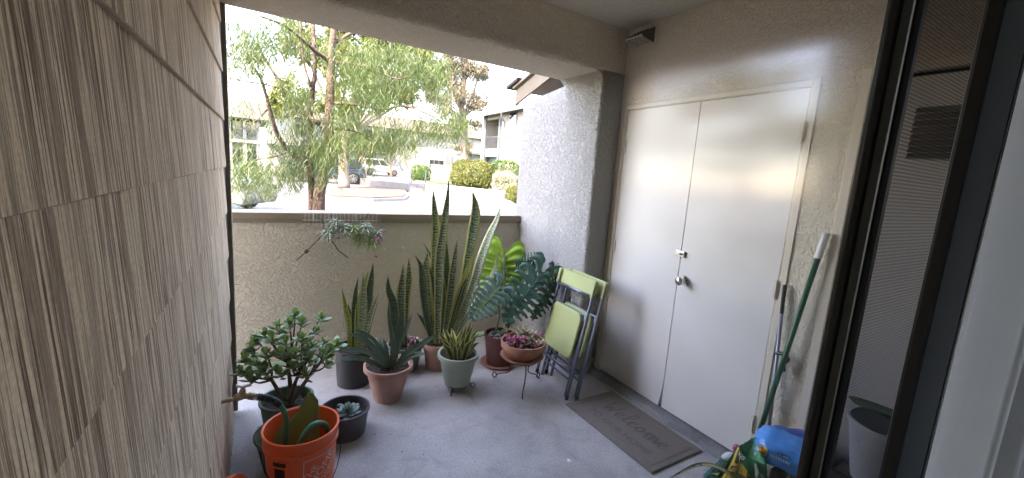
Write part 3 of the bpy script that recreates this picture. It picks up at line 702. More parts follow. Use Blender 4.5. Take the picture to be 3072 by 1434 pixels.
def leaf_mesh(name, ln, wd, th, mat, cup=.1):
    """a small fleshy leaf along +X, base at origin"""
    mb = MB(); ns, nr = 7, 8; vs_ = []
    for i in range(ns+1):
        s = i/ns; w_ = wd*.5*max(.03, math.sin(PI*(s*.96+.02)**1.35)**.8 if 0 < s < 1 else .08); h = th*.5*max(.1, math.sin(PI*min(.98, s*.9+.08)))
        for k in range(nr):
            a = 2*PI*k/nr; vs_.append((s*ln, w_*math.cos(a), h*math.sin(a)+cup*ln*s*s+cup*.5*abs(w_*math.cos(a))))
    fs = [(i*nr+k, i*nr+(k+1) % nr, (i+1)*nr+(k+1) % nr, (i+1)*nr+k) for i in range(ns) for k in range(nr)] + [tuple(range(nr))[::-1], tuple(ns*nr+k for k in range(nr))]
    mb.add(vs_, fs); me = bpy.data.meshes.new(name); me.from_pydata(mb.v, [], mb.f); me.update(); me.polygons.foreach_set('use_smooth', [True]*len(me.polygons)); me.materials.append(M[mat]); return me
def put_leaf(parent, me, p, d, scale=1, roll=0, name='leaf'):
    o = bpy.data.objects.new(name, me); col.objects.link(o); o.parent = parent; o.matrix_parent_inverse = Matrix.Translation(-Vector(parent.location))
    d = Vector(d).normalized(); y, z = frame_from(d); y = -y
    R_ = Matrix((d, y, d.cross(y))).transposed().to_4x4() @ Matrix.Rotation(roll, 4, 'X')
    o.matrix_basis = Matrix.Translation(p) @ R_ @ Matrix.Scale(scale, 4); return o
pl = [leaf_mesh('pink_leaf', .05, .02, .008, m_) for m_ in ('pink', 'pink_green', 'pink_green', 'airplant_green')]
stones = leaf_mesh('stone', .04, .03, .02, 'pebble')
for k in range(34):
    a = random.uniform(0, 2*PI); r = .115*math.sqrt(random.random()); c0 = Vector((1.572+r*math.cos(a), 2.335+r*math.sin(a), .37))
    hgt = random.uniform(.02, .075); lean = Vector((math.cos(a)*.5*r/.1, math.sin(a)*.5*r/.1, 1)).normalized(); tp = c0+lean*hgt
    MB().tube([c0, tp], .004, 5).build('stem', 'pink_green', p7); typ = 0 if (c0.x < 1.55 and random.random() < .7) or c0.x > 1.65 and random.random() < .6 else random.choice((1, 2, 2, 3, 0))
    for j in range(6):
        b_ = j*2.4+a; put_leaf(p7, pl[typ], tp-lean*random.uniform(0, .03), Vector((math.cos(b_), math.sin(b_), random.uniform(.2, 1.1))), random.uniform(.6, 1.05), random.uniform(-.4, .4))
for k in range(7):
    a = random.uniform(2.5, 4.6); put_leaf(p7, stones, Vector((1.572+.115*math.cos(a), 2.335+.115*math.sin(a), .378)), (random.uniform(-1, 1), random.uniform(-1, 1), 0), random.uniform(.5, 1), name='stone')
# --- jade plant
p8 = thing('jade_plant', 'bushy jade plant with fleshy leaves in a round green plastic pot', 'plant', (.09, 2.46, 0))
pot(p8, (.092, 2.455, 0), .132, .105, .235, 'green_plastic', .006, .012, .05)
for a, r, s_ in ((3.6, .09, .02), (4.2, .10, .014), (4.0, .07, .015)):
    put_leaf(p8, stones, Vector((.092+r*math.cos(a), 2.455+r*math.sin(a), .185)), (1, .4, 0), s_/.02*.6, name='stone')
jl = [leaf_mesh('jade_leaf', .064, .040, .010, 'jade_leaf', .12), leaf_mesh('jade_leaf', .056, .040, .010, 'jade_tip', .15), leaf_mesh('jade_leaf', .055, .034, .009, 'jade_old', .1)]
jb = Vector((.10, 2.45, .185)); nl = 0
hubs = [Vector((.02, 2.44, .36)), Vector((.15, 2.42, .38)), Vector((.10, 2.50, .42)), Vector((.22, 2.46, .36)), Vector((-.02, 2.38, .31))]
for h in hubs: MB().tube(spline([jb+(h-jb).normalized()*.0, (jb+h)/2+Vector((random.uniform(-.02, .02), 0, -.005)), h], 5), [.017, .016, .015, .014, .013, .012, .011, .0105, .010, .0095, .009], 8).build('branch', 'bark_brown', p8, smooth=True)
tips = [(772, 1018, .1), (797, 998, .08), (835, 975, .06), (885, 938, .1), (905, 962, .0), (957, 948, .12), (945, 985, .05), (868, 965, .12), (822, 1012, -.08), (860, 1022, -.1), (905, 1010, -.1), (932, 1030, -.05), (965, 1022, .05), (986, 1042, 0), (1000, 1028, .08),
  (748, 1072, -.02), (778, 1082, -.1), (806, 1058, -.12), (846, 1056, -.16), (885, 1058, -.16), (926, 1072, -.1), (962, 1060, -.04), (802, 1110, -.12), (842, 1118, -.16), (880, 1092, -.16), (766, 1040, .02), (912, 1048, -.12), (850, 992, .02), (735, 1110, 0), (760, 1130, -.04), (915, 1120, -.1), (975, 1085, .0)]
for (tx, ty, dy) in tips:
    T = atY(872+(tx-872)*1.1, ty, 2.46+dy); hb_ = min(hubs, key=lambda h: (h-T).length); mid_ = (hb_*.5+T*.5)+Vector((random.uniform(-.015, .015), random.uniform(-.02, .02), -.015))
    pts = spline([hb_, mid_, T], 4); MB().tube(pts, [.007-.004*i/(len(pts)-1) for i in range(len(pts))], 6).build('branch', 'bark_brown', p8, smooth=True)
    ax = (T-mid_).normalized()*.45+Vector((0, 0, .8)); ax.normalize(); xx, yy_ = frame_from(ax, Vector((1, .2, .1)))
    nn_ = random.choice((8, 9, 9)) 
    for j in range(nn_):
        if nl >= 292: break
        b_ = (j % 2)*PI+(j//2)*PI/2+random.uniform(-.25, .25); el = .25+.95*(j/nn_)**1.4; off = -.042*(1-j/nn_)
        d_ = xx*math.cos(b_)*math.cos(el)+yy_*math.sin(b_)*math.cos(el)+ax*math.sin(el)
        me = jl[1] if j >= nn_-3 else (jl[2] if random.random() < .02 else jl[0])
        put_leaf(p8, me, T+ax*off, d_, random.uniform(.72, 1.12)*(1 if j < nn_-3 else .75), random.uniform(-.5, .5)); nl += 1
# --- green bowl in front of jade, low pot with echeveria
gb = thing('green_bowl', 'empty green plastic planter bowl between the jade pot and the orange bucket', 'planter', (.095, 2.15, 0))
MB().lathe(pot_profile(.145, .11, .19, .005, .006, .012), 44, (.085, 2.20, 0)).build('bowl', 'green_plastic', gb, smooth=True)
p9 = thing('echeveria', 'pale blue-green rosette succulent in a low dark grey bowl', 'plant', (.385, 2.33, 0))
pot(p9, (.385, 2.36, 0), .132, .112, .155, 'grey_plastic', .004, .012, .05)
el_ = leaf_mesh('echeveria_leaf', .075, .032, .007, 'echeveria', .2)
for k in range(30):
    a = k*2.39996; q = k/30; put_leaf(p9, el_, Vector((.395, 2.33, .115+.035*(1-q))), Vector((math.cos(a), math.sin(a), .10+1.6*(1-q)**2)), .45+.65*q**.7, 0)
for k in range(7):
    a = random.uniform(0, 6.3); put_leaf(p9, stones, Vector((.385+.085*math.cos(a), 2.36+.085*math.sin(a), .112)), (math.cos(a+1), math.sin(a+1), 0), 1.1, name='stone')
# ================================================================== AIR PLANTS ON A WIRE GRID
wg = thing('wire_grid', 'white wire grid rack hanging on the parapet wall', 'rack', (.5, 3.32, .9))
Yg = 3.325
for k in range(19):
    t_ = k/18; a = atY(915+t_*215, 638+t_*4, Yg); c_ = atY(918+t_*205, 757, Yg); MB().tube([(a.x, Yg, 1.178), (a.x, Yg, .885)], .0013, 5).build('wire', 'wire', wg)
for z, r in ((1.176, .002), (1.124, .0022), (.886, .0015)): MB().tube([(.235, Yg-.003, z), (.765, Yg-.003, z)], r, 5).build('wire', 'wire', wg)
for x in (.31, .60): MB().tube([(x, Yg-.003, 1.12), (x, Yg-.003, 1.182), (x, Yg+.05, 1.186)], .002, 5).build('hook', 'wire', wg)
sk = thing('vine_stem', 'dry dark bromeliad stem tied crosswise to the wire grid', 'stem', (.4, 3.30, .9))
for pts in ([(888, 782), (919, 755), (968, 705), (985, 690)], [(995, 722), (1015, 752), (1046, 774)], [(964, 655), (976, 685), (980, 700)], [(996, 640), (994, 668), (984, 690)], [(1075, 660), (1100, 650), (1105, 640)]):
    MB().tube([atY(x, y, 3.30) for x, y in pts], .004, 6).build('twig', 'vine', sk)
MB().lathe([(0, -.016), (.014, -.008), (.016, .004), (.008, .015), (0, .016)], 8, tuple(atY(919, 755, 3.30))).build('knot', 'vine', sk)
for i, (x, y, r, lab, mt, n_) in enumerate([(985, 700, .085, 'grey-green air plant at the left end of the wire grid, hung on the dark stem', 'airplant', 44), (1003, 672, .075, 'small curly air plant tucked under the top wire beside the dry stem', 'airplant', 34), (1027, 690, .095, 'sprawling silvery air plant hanging lowest from the middle of the wire grid', 'airplant', 46),
      (1060, 692, .085, 'spiky bright green air plant in the middle of the wire grid', 'airplant_green', 42), (1078, 716, .09, 'star-shaped air plant below the bright green one', 'airplant_green', 40), (1098, 684, .08, 'bristly grey air plant close under the top wire', 'airplant', 44), (1117, 722, .10, 'air plant carrying a magenta flower', 'airplant_green', 46), (1133, 704, .085, 'air plant with a pink bract at the right end of the grid', 'airplant', 40)]):
    c0 = atY(x, y, 3.26); ap = thing('air_plant', lab, 'air plant', tuple(c0)); mb = MB()
    for k in range(n_):
        a = k*2.4; u = 1-1.5*(k+.5)/n_; s_ = math.sqrt(max(0, 1-min(1, u*u))); d_ = Vector((math.cos(a)*s_, -abs(u)*.9+.15*math.sin(a), math.sin(a)*s_)); ln = r*random.uniform(.6, .95)
        q = c0+d_*ln*.55+Vector((0, 0, .008)); e = c0+d_*ln+Vector((random.uniform(-.012, .012), 0, -.018*random.random()))
        mb.tube([c0, q, e], [.006, .005, .0012], 4, False)
    stuff(mb.build('leaves', mt, ap))
    if i in (6, 7, 0):
        f0 = {6: atY(1135, 720, 3.2), 7: atY(1150, 696, 3.22), 0: atY(1010, 715, 3.22)}[i]
        fb = MB()
        for k in range(12 if i == 6 else 5):
            d_ = Vector((random.uniform(-1, 1), random.uniform(-1, .2), random.uniform(-1, 1))) if i == 6 else Vector((1, -.2, .3*random.uniform(-1, 1)+.15))
            fb.tube([f0, f0+d_.normalized()*.022], [.006, .002], 5)
        fb.build('flower', 'magenta' if i == 6 else 'pink', ap)
        MB().tube([c0, f0], .003, 5).build('bract', 'pink', ap)
fl_ = atY(1128, 768, 3.24); ap = thing('air_plant', 'trailing air plant stalk ending in a purple flower below the grid', 'air plant', tuple(fl_))
MB().tube([atY(1118, 740, 3.25), atY(1122, 755, 3.24), fl_], .002, 5).build('stalk', 'airplant_green', ap)
fb = MB()
for k in range(9): fb.tube([fl_, fl_+Vector((random.uniform(-1, 1), random.uniform(-1, 1), random.uniform(-1, .3))).normalized()*.016], [.004, .0015], 5)
fb.build('flower', 'magenta', ap)
# ================================================================== FOLDED CHAIRS
def chair(label, off):
    cu = Vector((.03, .36, 0)).normalized(); cv = Vector((.19, 0, .85)); cv -= cu*cv.dot(cu); cv.normalize(); cn = cu.cross(cv)
    t_ = thing('folding_chair', label, 'chair', (0, 0, 0), 'folding chairs leaning on the wing wall')
    t_.matrix_world = Matrix(((cu.x, cv.x, cn.x, 1.815+cn.x*off), (cu.y, cv.y, cn.y, 2.11+cn.y*off), (cu.z, cv.z, cn.z, .004), (0, 0, 0, 1)))
    return t_
c1 = chair('folded lime green chair with its seat facing the welcome mat', 0); mwc = c1.matrix_world.copy()
def cpart(mb, name, mat, par=None, **kw):
    o = mb.build(name, mat, None, **kw); o.parent = par or c1; o.matrix_parent_inverse = Matrix(); return o
r = .0115
for pts in ([(.0, .0, .012), (.022, .45, .012), (.035, .80, .012)], [(.43, .0, .012), (.455, .45, .012), (.478, .80, .012)]): cpart(MB().tube(spline(pts, 4), r, 10), 'leg', 'chair_tube', smooth=True)
for pts in ([(.045, .0, .034), (.06, .30, .034), (.068, .60, .034)], [(.385, .0, .034), (.40, .30, .034), (.415, .60, .034)]): cpart(MB().tube(spline(pts, 4), r, 10), 'leg', 'chair_tube', smooth=True)
for a, b_, z in (((.06, .185), (.425, .175), .016), ((.04, .755), (.46, .745), -.008), ((.055, .12), (.39, .12), .034)): cpart(MB().tube([(a[0], a[1], z), (b_[0], b_[1], z)], .009, 8), 'crossbar', 'chair_tube', smooth=True)
def panel(u0, u1, v0, v1, z, th, r_, bow=0, crown=0):
    pts = rounded_rect(u0, v0, u1, v1, r_, 7); k = len(pts); mb = MB(); cx, cy_ = (u0+u1)/2, (v0+v1)/2
    def zf(x, y): q = (x-cx)/((u1-u0)/2); return z+bow*q*q
    def vf(x, y): q = (x-cx)/((u1-u0)/2); return y+(crown*(1-q*q) if y > cy_ else -crown*.4*(1-q*q))
    layers = [(1, 0), (1, th), (.97, th+.003), (.97, -.003)]
    rings = [(.90, -.0035), (.975, -.002), (1, .003), (1, th-.003), (.975, th+.002)]
    for s_, dz in rings: mb.add([(cx+(x-cx)*s_, vf(cx+(x-cx)*s_, cy_+(y-cy_)*s_), zf(x, y)+dz) for x, y in pts], [])
    mb.f = [(i*k+j, i*k+(j+1) % k, (i+1)*k+(j+1) % k, (i+1)*k+j) for i in range(len(rings)-1) for j in range(k)]
    o_ = len(mb.v); G = 12
    # front and back skins as fans of strips
    for ri in (0, len(rings)-1):
        mb.f.append(tuple(ri*k+j for j in range(k)) if ri else tuple(ri*k+j for j in range(k))[::-1])
    return mb
bk = cpart(panel(.018, .488, .755, .862, .004, .018, .03, .012, .018), 'backrest', 'chair_green', smooth=False)
for u in (.030, .474):
    for v_ in (.775, .805): cpart(MB().lathe([(0, -.004), (.006, -.003), (.006, 0)], 10, (u, v_, .012)), 'rivet', 'chrome', bk)
cpart(MB().box((.016, .742, -.010), (.05, .868, .004)), 'backrest_end', 'chair_green', bevel=.012); cpart(MB().box((.458, .742, -.010), (.49, .862, .004)), 'backrest_end', 'chair_green', bevel=.012)
cpart(panel(.068, .438, .262, .60, -.012, .02, .05, .006, .012), 'seat', 'chair_green')
cpart(MB().tube([(.055, .60, .03), (.43, .60, .03)], .008, 8), 'seat_rail', 'chair_tube')
for u in (.0, .43): cpart(MB().tube([(u, -.002, .012), (u+.001, .03, .012)], .0135, 10), 'foot_cap', 'black_plastic')
c2 = chair('folded lime green chair tucked behind another, its backrest end sticking out past it', .062)
c2['group'] = c1['group'] = 'folding chairs leaning on the wing wall'
for ch in list(c1.children):
    q = ch.copy(); col.objects.link(q); q.parent = c2; q.matrix_parent_inverse = Matrix()
    for g in ch.children: q2 = g.copy(); col.objects.link(q2); q2.parent = q
c2.location.y -= .035
# ================================================================== WELCOME MAT
mt_ = thing('door_mat', 'brown rectangular doormat with embossed welcome lettering by the storage doors', 'mat', (2.0, 1.68, .004))
ca, cb, cc_, cd_ = [Vector(p) for p in ((1.777, 2.058, 0), (1.779, 1.302, 0), (2.215, 1.294, 0), (2.222, 2.05, 0))]
def mpt(s, t_, z): return Vector((1.777+.440*t_+.003*s, 2.056-.756*s, z))     # s along the reading direction, t towards the doors
mb = MB(); pts = [(0, 0), (1, 0), (1, 1), (0, 1)]
mb.add([mpt(s, t_, .0025) for s, t_ in pts]+[mpt(.006+.988*s, .01+.98*t_, .012) for s, t_ in pts], [(3, 2, 1, 0), (4, 5, 6, 7), (0, 1, 5, 4), (1, 2, 6, 5), (2, 3, 7, 6), (3, 0, 4, 7)]); mb.build('pad', 'mat', mt_)
def mline(s0, t0, s1, t1, w_=.004, z=.0135):
    a, b_ = mpt(s0, t0, z), mpt(s1, t1, z); d = (b_-a).normalized(); x = Vector((-d.y, d.x, 0))*w_; dn = Vector((0, 0, .002))
    return [a+x-dn, a-x-dn, b_-x-dn, b_+x-dn, a+x*.6, a-x*.6, b_-x*.6, b_+x*.6]
for e in (.02, .085, .105):
    ex = e*.6
    for s0, t0, s1, t1 in ((ex, e, 1-ex, e), (1-ex, e, 1-ex, 1-e), (1-ex, 1-e, ex, 1-e), (ex, 1-e, ex, e)):
        MB().add(mline(s0, t0, s1, t1, .0035), [(4, 5, 6, 7), (0, 1, 5, 4), (1, 2, 6, 5), (2, 3, 7, 6), (3, 0, 4, 7)]).build('rib', 'mat', mt_)
def text_mesh(body, size):
    cu_ = bpy.data.curves.new('t', 'FONT'); cu_.body = body; cu_.size = size; cu_.extrude = .0; cu_.align_x = 'LEFT'; cu_.resolution_u = 3
    ob = bpy.data.objects.new('t', cu_); col.objects.link(ob); dg = bpy.context.evaluated_depsgraph_get(); me = bpy.data.meshes.new_from_object(ob.evaluated_get(dg))
    bpy.data.objects.remove(ob); bpy.data.curves.remove(cu_); v = [x.co.copy() for x in me.vertices]; f = [tuple(p.vertices) for p in me.polygons]; bpy.data.meshes.remove(me); return v, f
v, f = text_mesh('TO OUR HOME', .075); mx_ = max(p.x for p in v)
MB().add([mpt(.17+p.x/mx_*.68, .205+p.y*2.1, .0145) for p in v], f).build('lettering', 'mat_text', mt_)
strokes = {'W': [(0, .9), (.08, 1), (.16, .5), (.22, 0), (.36, .62), (.44, 0), (.58, .7), (.66, 1.0), (.74, 1.02)], 'e': [(0, .18), (.22, .3), (.26, .52), (.12, .55), (.06, .25), (.2, .0), (.42, .18)], 'l': [(0, .18), (.24, .7), (.26, 1.1), (.14, 1.12), (.1, .5), (.16, .03), (.36, .2)],
  'c': [(0, .2), (.28, .5), (.16, .58), (.05, .3), (.16, 0), (.4, .2)], 'o': [(0, .2), (.16, .55), (.06, .3), (.18, .0), (.34, .3), (.2, .56), (.3, .42), (.46, .45)], 'm': [(0, .2), (.12, .55), (.13, 0), (.16, .35), (.3, .58), (.34, 0), (.36, .35), (.5, .58), (.55, .05), (.7, .2)]}
adv = {'W': .72, 'e': .40, 'l': .34, 'c': .38, 'o': .44, 'm': .68}; xo = 0; tot = sum(adv[c] for c in 'Welcome')
for ch in 'Welcome':
    pts = spline([Vector(((xo+x)/tot, y, 0)) for x, y in strokes[ch]], 5); mb = MB(); vs_ = []
    for i, p in enumerate(pts):
        d = (pts[min(i+1, len(pts)-1)]-pts[max(i-1, 0)]).normalized(); nn = Vector((-d.y, d.x, 0)); ww_ = .0065*(1.1-.5*abs(d.x)); zk = .0145+i*.00003
        for sg in (-1, 1):
            q = p; vs_.append(mpt(.17+q.x*.70, .47+q.y*.29, zk)+Vector((d.x*0+nn.y*ww_*sg*.7, -nn.x*ww_*sg, 0)))
    mb.add(vs_, [(2*i, 2*i+1, 2*i+3, 2*i+2) for i in range(len(pts)-1)]).build('lettering', 'mat_text', mt_); xo += adv[ch]
# ================================================================== BUCKET, TAP, HOSE
bc = Vector((.130, 1.935, 0)); bh, brt, brb = .37, .151, .131
bk_ = thing('bucket', 'open orange plastic bucket with a wire handle holding the hose end', 'bucket', tuple(bc))
pf = [(0, .004), (brb, .002), (brb+.0165, bh-.085), (brb+.0165, bh-.08), (brt+.004, bh-.076), (brt+.005, bh-.062), (brt-.002, bh-.058), (brt, bh-.05), (brt+.004, bh-.045), (brt+.004, bh-.012), (brt+.008, bh-.008), (brt+.008, bh-.002), (brt+.004, bh), (brt-.002, bh-.003), (brt-.004, bh-.05), (brb-.003, .006), (0, .006)]
o = MB().lathe(pf, 64, tuple(bc)).build('body', 'orange', bk_, smooth=True); o.data.set_sharp_from_angle(angle=math.radians(40))
def wrap(v, f, u0, z0, rot=0, sc_=1, name='print', mat='white_print', lift=.0012):
    out_ = []
    for p in v:
        x, y = p.x*sc_, p.y*sc_; x, y = x*math.cos(rot)-y*math.sin(rot), x*math.sin(rot)+y*math.cos(rot)
        z = z0+y; rr = brb+.0165*min(1, z/(bh-.085))+lift; a = u0+x/rr; out_.append((bc.x+rr*math.cos(a), bc.y+rr*math.sin(a), z))
    return MB().add(out_, f).build(name, mat, bk_)
def strip(x0, y0, x1, y1, nn=14):
    v = []; 
    for i in range(nn+1):
        x = x0+(x1-x0)*i/nn; v += [Vector((x, y0, 0)), Vector((x, y1, 0))]
    return v, [(2*i, 2*i+2, 2*i+3, 2*i+1) for i in range(nn)]
A0 = -1.02     # direction of the printed badge seen from the door
for x0, y0, x1, y1 in ((-.085, .082, .085, .085), (-.085, -.085, .085, -.082), (-.085, -.082, -.082, .082), (.082, -.082, .085, .082)): wrap(*strip(x0, y0, x1, y1), A0, .195)
for body, dx, dy, s_ in (('THE', -.066, -.008, .042), ('HOME', -.062, -.048, .052), ('DEPOT', -.045, -.092, .046)):
    v, f = text_mesh(body, s_); v = [p+Vector((dx, dy+.045, 0)) for p in v]; wrap(v, f, A0, .195, math.radians(45))
for x0, y0, x1, y1 in ((-.03, .045, .03, .065), (-.025, -.04, .025, .035), (-.004, .065, 0, .09)): wrap(*strip(x0, y0, x1, y1), A0-1.25, .215, 0, 1, 'print', 'black_print', .0013)
hp = [bc+Vector(((brt+.012)*math.cos(a), (brt+.012)*math.sin(a), bh-.07)) for a in (0.15, 0.15-PI)]
hd = []
for i in range(21):
    q = i/20; a = .15-PI*q; hd.append(bc+Vector(((brt+.014)*math.cos(a), (brt+.014)*math.sin(a), bh-.07-.19*math.sin(PI*q))))
MB().tube(hd, .0022, 6).build('handle', 'black_iron', bk_)
MB().tube([hd[9], hd[10], hd[11]], .010, 8).build('grip', 'white_print', bk_)
ol = thing('plastic_sheet', 'curled olive green plastic sheet standing in the orange bucket', 'sheet', (.14, 1.95, .01))
sh = MB(); vs_ = []; nu, nv = 16, 16
for j in range(nv+1):
    for i in range(nu+1):
        s, q = i/nu, j/nv; a = -1.2+2.2*s
        ztop = .375+.105*math.exp(-((s-.78)/.28)**2)-.07*(1-s)**2*1.4+.012*math.sin(s*9)
        rr = .105+.02*q*math.sin(s*6)
        vs_.append((bc.x-.01+rr*math.cos(1.55-a)*1.0, bc.y+.0+rr*math.sin(1.55-a)*.55+.02*q, .012+(ztop-.012)*q))
sh.add(vs_, [(j*(nu+1)+i, j*(nu+1)+i+1, (j+1)*(nu+1)+i+1, (j+1)*(nu+1)+i) for j in range(nv) for i in range(nu)])
o = sh.build('sheet', 'olive_sheet', ol, smooth=True); md = o.modifiers.new('t', 'SOLIDIFY'); md.thickness = .003
tp = thing('garden_tap', 'brass garden tap sticking out of the cedar siding', 'tap', (-.165, 1.95, .54))
t0 = Vector((-.168, 1.952, .537))
MB().tube([t0, t0+Vector((.055, .0, .004))], .009, 10).build('pipe', 'brass', tp)
MB().tube([t0+Vector((.05, 0, .004)), t0+Vector((.062, 0, .008)), t0+Vector((.085, 0, .012)), t0+Vector((.105, 0, .004))], [.013, .017, .016, .013], 12).build('body', 'brass', tp, smooth=True)
MB().tube([t0+Vector((.075, 0, .015)), t0+Vector((.078, 0, .036)), t0+Vector((.08, 0, .046))], [.014, .012, .007], 10).build('bonnet', 'brass', tp)
MB().tube([t0+Vector((.055, .012, .056)), t0+Vector((.08, 0, .050)), t0+Vector((.108, -.008, .058))], [.007, .006, .007], 8).build('handle', 'steel', tp)
MB().tube([t0+Vector((.10, 0, .006)), t0+Vector((.118, 0, -.002))], .0165, 12).build('coupling', 'brass', tp)
MB().tube([t0+Vector((.118, 0, -.002)), t0+Vector((.132, 0, -.006))], .0155, 12).build('collar', 'chrome', tp)
hs = thing('garden_hose', 'green garden hose running from the tap into the orange bucket', 'hose', (0, 1.95, .3))
h0 = t0+Vector((.130, 0, -.006))
hp1 = spline([h0, h0+Vector((.035, -.002, -.014)), h0+Vector((.072, -.006, -.042)), h0+Vector((.098, -.008, -.085)), h0+Vector((.108, 0.0, -.15)), h0+Vector((.104, .01, -.27)), Vector((.09, 1.99, .05))], 6)
MB().tube(hp1, .0115, 12).build('hose', 'hose', hs, smooth=True)
MB().tube([p for p in hp1[:15]], [.0145 if i % 2 else .0165 for i in range(15)], 12).build('strain_relief', 'hose_black', hs)
hp2 = spline([Vector((.10, 1.93, .10)), Vector((.105, 1.88, .25)), Vector((.122, 1.862, .335)), Vector((.165, 1.872, .388)), Vector((.215, 1.895, .372)), Vector((.24, 1.925, .30)), Vector((.235, 1.96, .15))], 6)
MB().tube(hp2, .0115, 12).build('hose', 'hose', hs, smooth=True)
ld = thing('orange_disc', 'round orange bucket lid leaning on edge against the siding', 'lid', (-.12, 1.72, 0))
lm = MB().lathe([(0, .0), (.07, .0), (.072, .004), (.10, .004), (.102, 0), (.128, 0), (.132, .014), (.145, .014), (.148, .006), (.150, -.016), (.146, -.016), (.143, .004), (.13, .004), (0, -.004)], 56)
nrm = Vector((.93, -.22, .30)).normalized(); bx, by = frame_from(nrm); lc = Vector((-.107, 1.755, .148))
lm.v = [tuple(lc+bx*x+by*y+nrm*z) for x, y, z in lm.v]; o = lm.build('disc', 'orange', ld, smooth=True); o.data.set_sharp_from_angle(angle=math.radians(35))
# ================================================================== BROOM, GRABBER, BAGS
br = thing('broom', 'green-handled broom with a white grip leaning by the storage doors', 'broom', (2.27, 1.05, 0))
ba, bb = Vector((2.285, .905, 1.385)), Vector((2.235, 1.045, .10)); dv = (bb-ba)
MB().tube([ba+dv*.10, bb], .0125, 12).build('handle', 'broom_green', br, smooth=True)
gp = MB(); rings = 26
gp.tube([ba+dv*(.10*i/rings) for i in range(rings+1)], [.006]+[.0155+.0012*(i % 2) for i in range(rings-1)]+[.0155], 14); gp.build('grip', 'white_plastic', br, smooth=True)
MB().box((2.12, .98, .075), (2.28, 1.09, .11)).build('head', 'broom_green', br)
mb = MB()
for k in range(160):
    x, y = 2.13+.14*random.random(), .985+.1*random.random(); mb.tube([(x, y, .076), (x+random.uniform(-.02, .02), y+random.uniform(-.02, .02), .003)], .0013, 3, False)
stuff(mb.build('bristles', 'bristle', br))
gr = thing('grabber_tool', 'thin grey reaching tool with black handle leaning behind the broom', 'tool', (2.29, 1.0, 0))
ga, gb_ = Vector((2.292, 1.048, 1.09)), Vector((2.268, .975, .02)); gd = gb_-ga
MB().tube([ga, ga+gd*.14], .0095, 8).build('grip', 'black_plastic', gr); MB().tube([ga+gd*.14, gb_], .0085, 10).build('shaft', 'grey_pole', gr, smooth=True)
q = ga+gd*.34; MB().tube(spline([q+Vector((0, .012, 0)), q+Vector((-.005, -.03, .012)), q+Vector((-.005, -.055, -.005)), q+Vector((-.005, -.04, -.035)), q+Vector((-.005, -.045, -.075))], 4), .010, 8).build('clip', 'black_plastic', gr)
def pillow(c, half, rot, mat, name, par, wr=.012, seed=1, e=.45):
    rg = random.Random(seed); ph = [rg.uniform(0, 6) for _ in range(6)]; mb = MB(); nu, nv = 28, 16; vs_ = []
    sg = lambda x, p: math.copysign(abs(x)**p, x)
    for j in range(nv+1):
        b_ = -PI/2+PI*j/nv
        for i in range(nu):
            a = 2*PI*i/nu; x = sg(math.cos(b_), e)*sg(math.cos(a), e); y = sg(math.cos(b_), e)*sg(math.sin(a), e); z = sg(math.sin(b_), .8)
            edge = max(abs(x), abs(y)); z *= 1-.55*edge**3
            wv = wr*(math.sin(x*7+y*3+ph[0])*math.sin(y*6+ph[1])+.6*math.sin(x*13-y*9+ph[2]))
            vs_.append(rot @ Vector((x*half[0], y*half[1], z*half[2]+wv*(1-.5*edge)))+Vector(c))
    fs = [(j*nu+i, j*nu+(i+1) % nu, (j+1)*nu+(i+1) % nu, (j+1)*nu+i) for j in range(nv) for i in range(nu)]
    mb.add(vs_, fs); return mb.build(name, mat, par, smooth=True)
bl = thing('potting_bag', 'shiny blue plastic bag of potting mix with a yellow flower print', 'bag', (2.0, .76, .2))
from mathutils.bvhtree import BVHTree
def sack(c, half, rot, mat, name, par, seed=1, wr=.005):
    """boxy filled bag with soft creased faces and a pinched end seam"""
    rg = random.Random(seed); ph = [rg.uniform(0, 6) for _ in range(8)]; n_ = 14; mb = MB(); vid = {}
    def vert(i, j, k):
        if (i, j, k) in vid: return vid[(i, j, k)]
        p = Vector((i/n_*2-1, j/n_*2-1, k/n_*2-1)); q = Vector(tuple(math.copysign(abs(x), x) for x in p)); l6 = (abs(p.x)**5+abs(p.y)**5+abs(p.z)**5)**.2; p /= max(l6, 1e-6)
        pin = 1-.55*max(0, abs(p.x)-.72)/.28
        z = p.z*pin*(1-.10*p.y*p.y); d_ = wr*(math.sin(p.x*9+p.y*4+ph[0])*math.sin(p.y*7+p.z*5+ph[1])+.7*math.sin(p.x*19+p.z*8+ph[2])*math.sin(p.y*11+ph[3])+.5*math.sin((p.x+p.y)*23+ph[4]))
        v_ = Vector((p.x*half[0], p.y*half[1]*(1-.06*p.z), z*half[2])); v_ *= 1+d_/max(.03, v_.length); mb.v.append(tuple(rot @ v_+Vector(c))); mb.uv.append((0, 0)); vid[(i, j, k)] = len(mb.v)-1; return vid[(i, j, k)]
    for a_ in range(n_):
        for b_ in range(n_):
            for s_ in (0, n_):
                for f_ in ([(s_, a_, b_), (s_, a_+1, b_), (s_, a_+1, b_+1), (s_, a_, b_+1)], [(a_, s_, b_), (a_, s_, b_+1), (a_+1, s_, b_+1), (a_+1, s_, b_)], [(a_, b_, s_), (a_+1, b_, s_), (a_+1, b_+1, s_), (a_, b_+1, s_)]):
                    ids = tuple(vert(*q) for q in f_); mb.f.append(ids if s_ else ids[::-1])
    o = mb.build(name, mat, par, smooth=True); return o, BVHTree.FromPolygons(mb.v, mb.f)
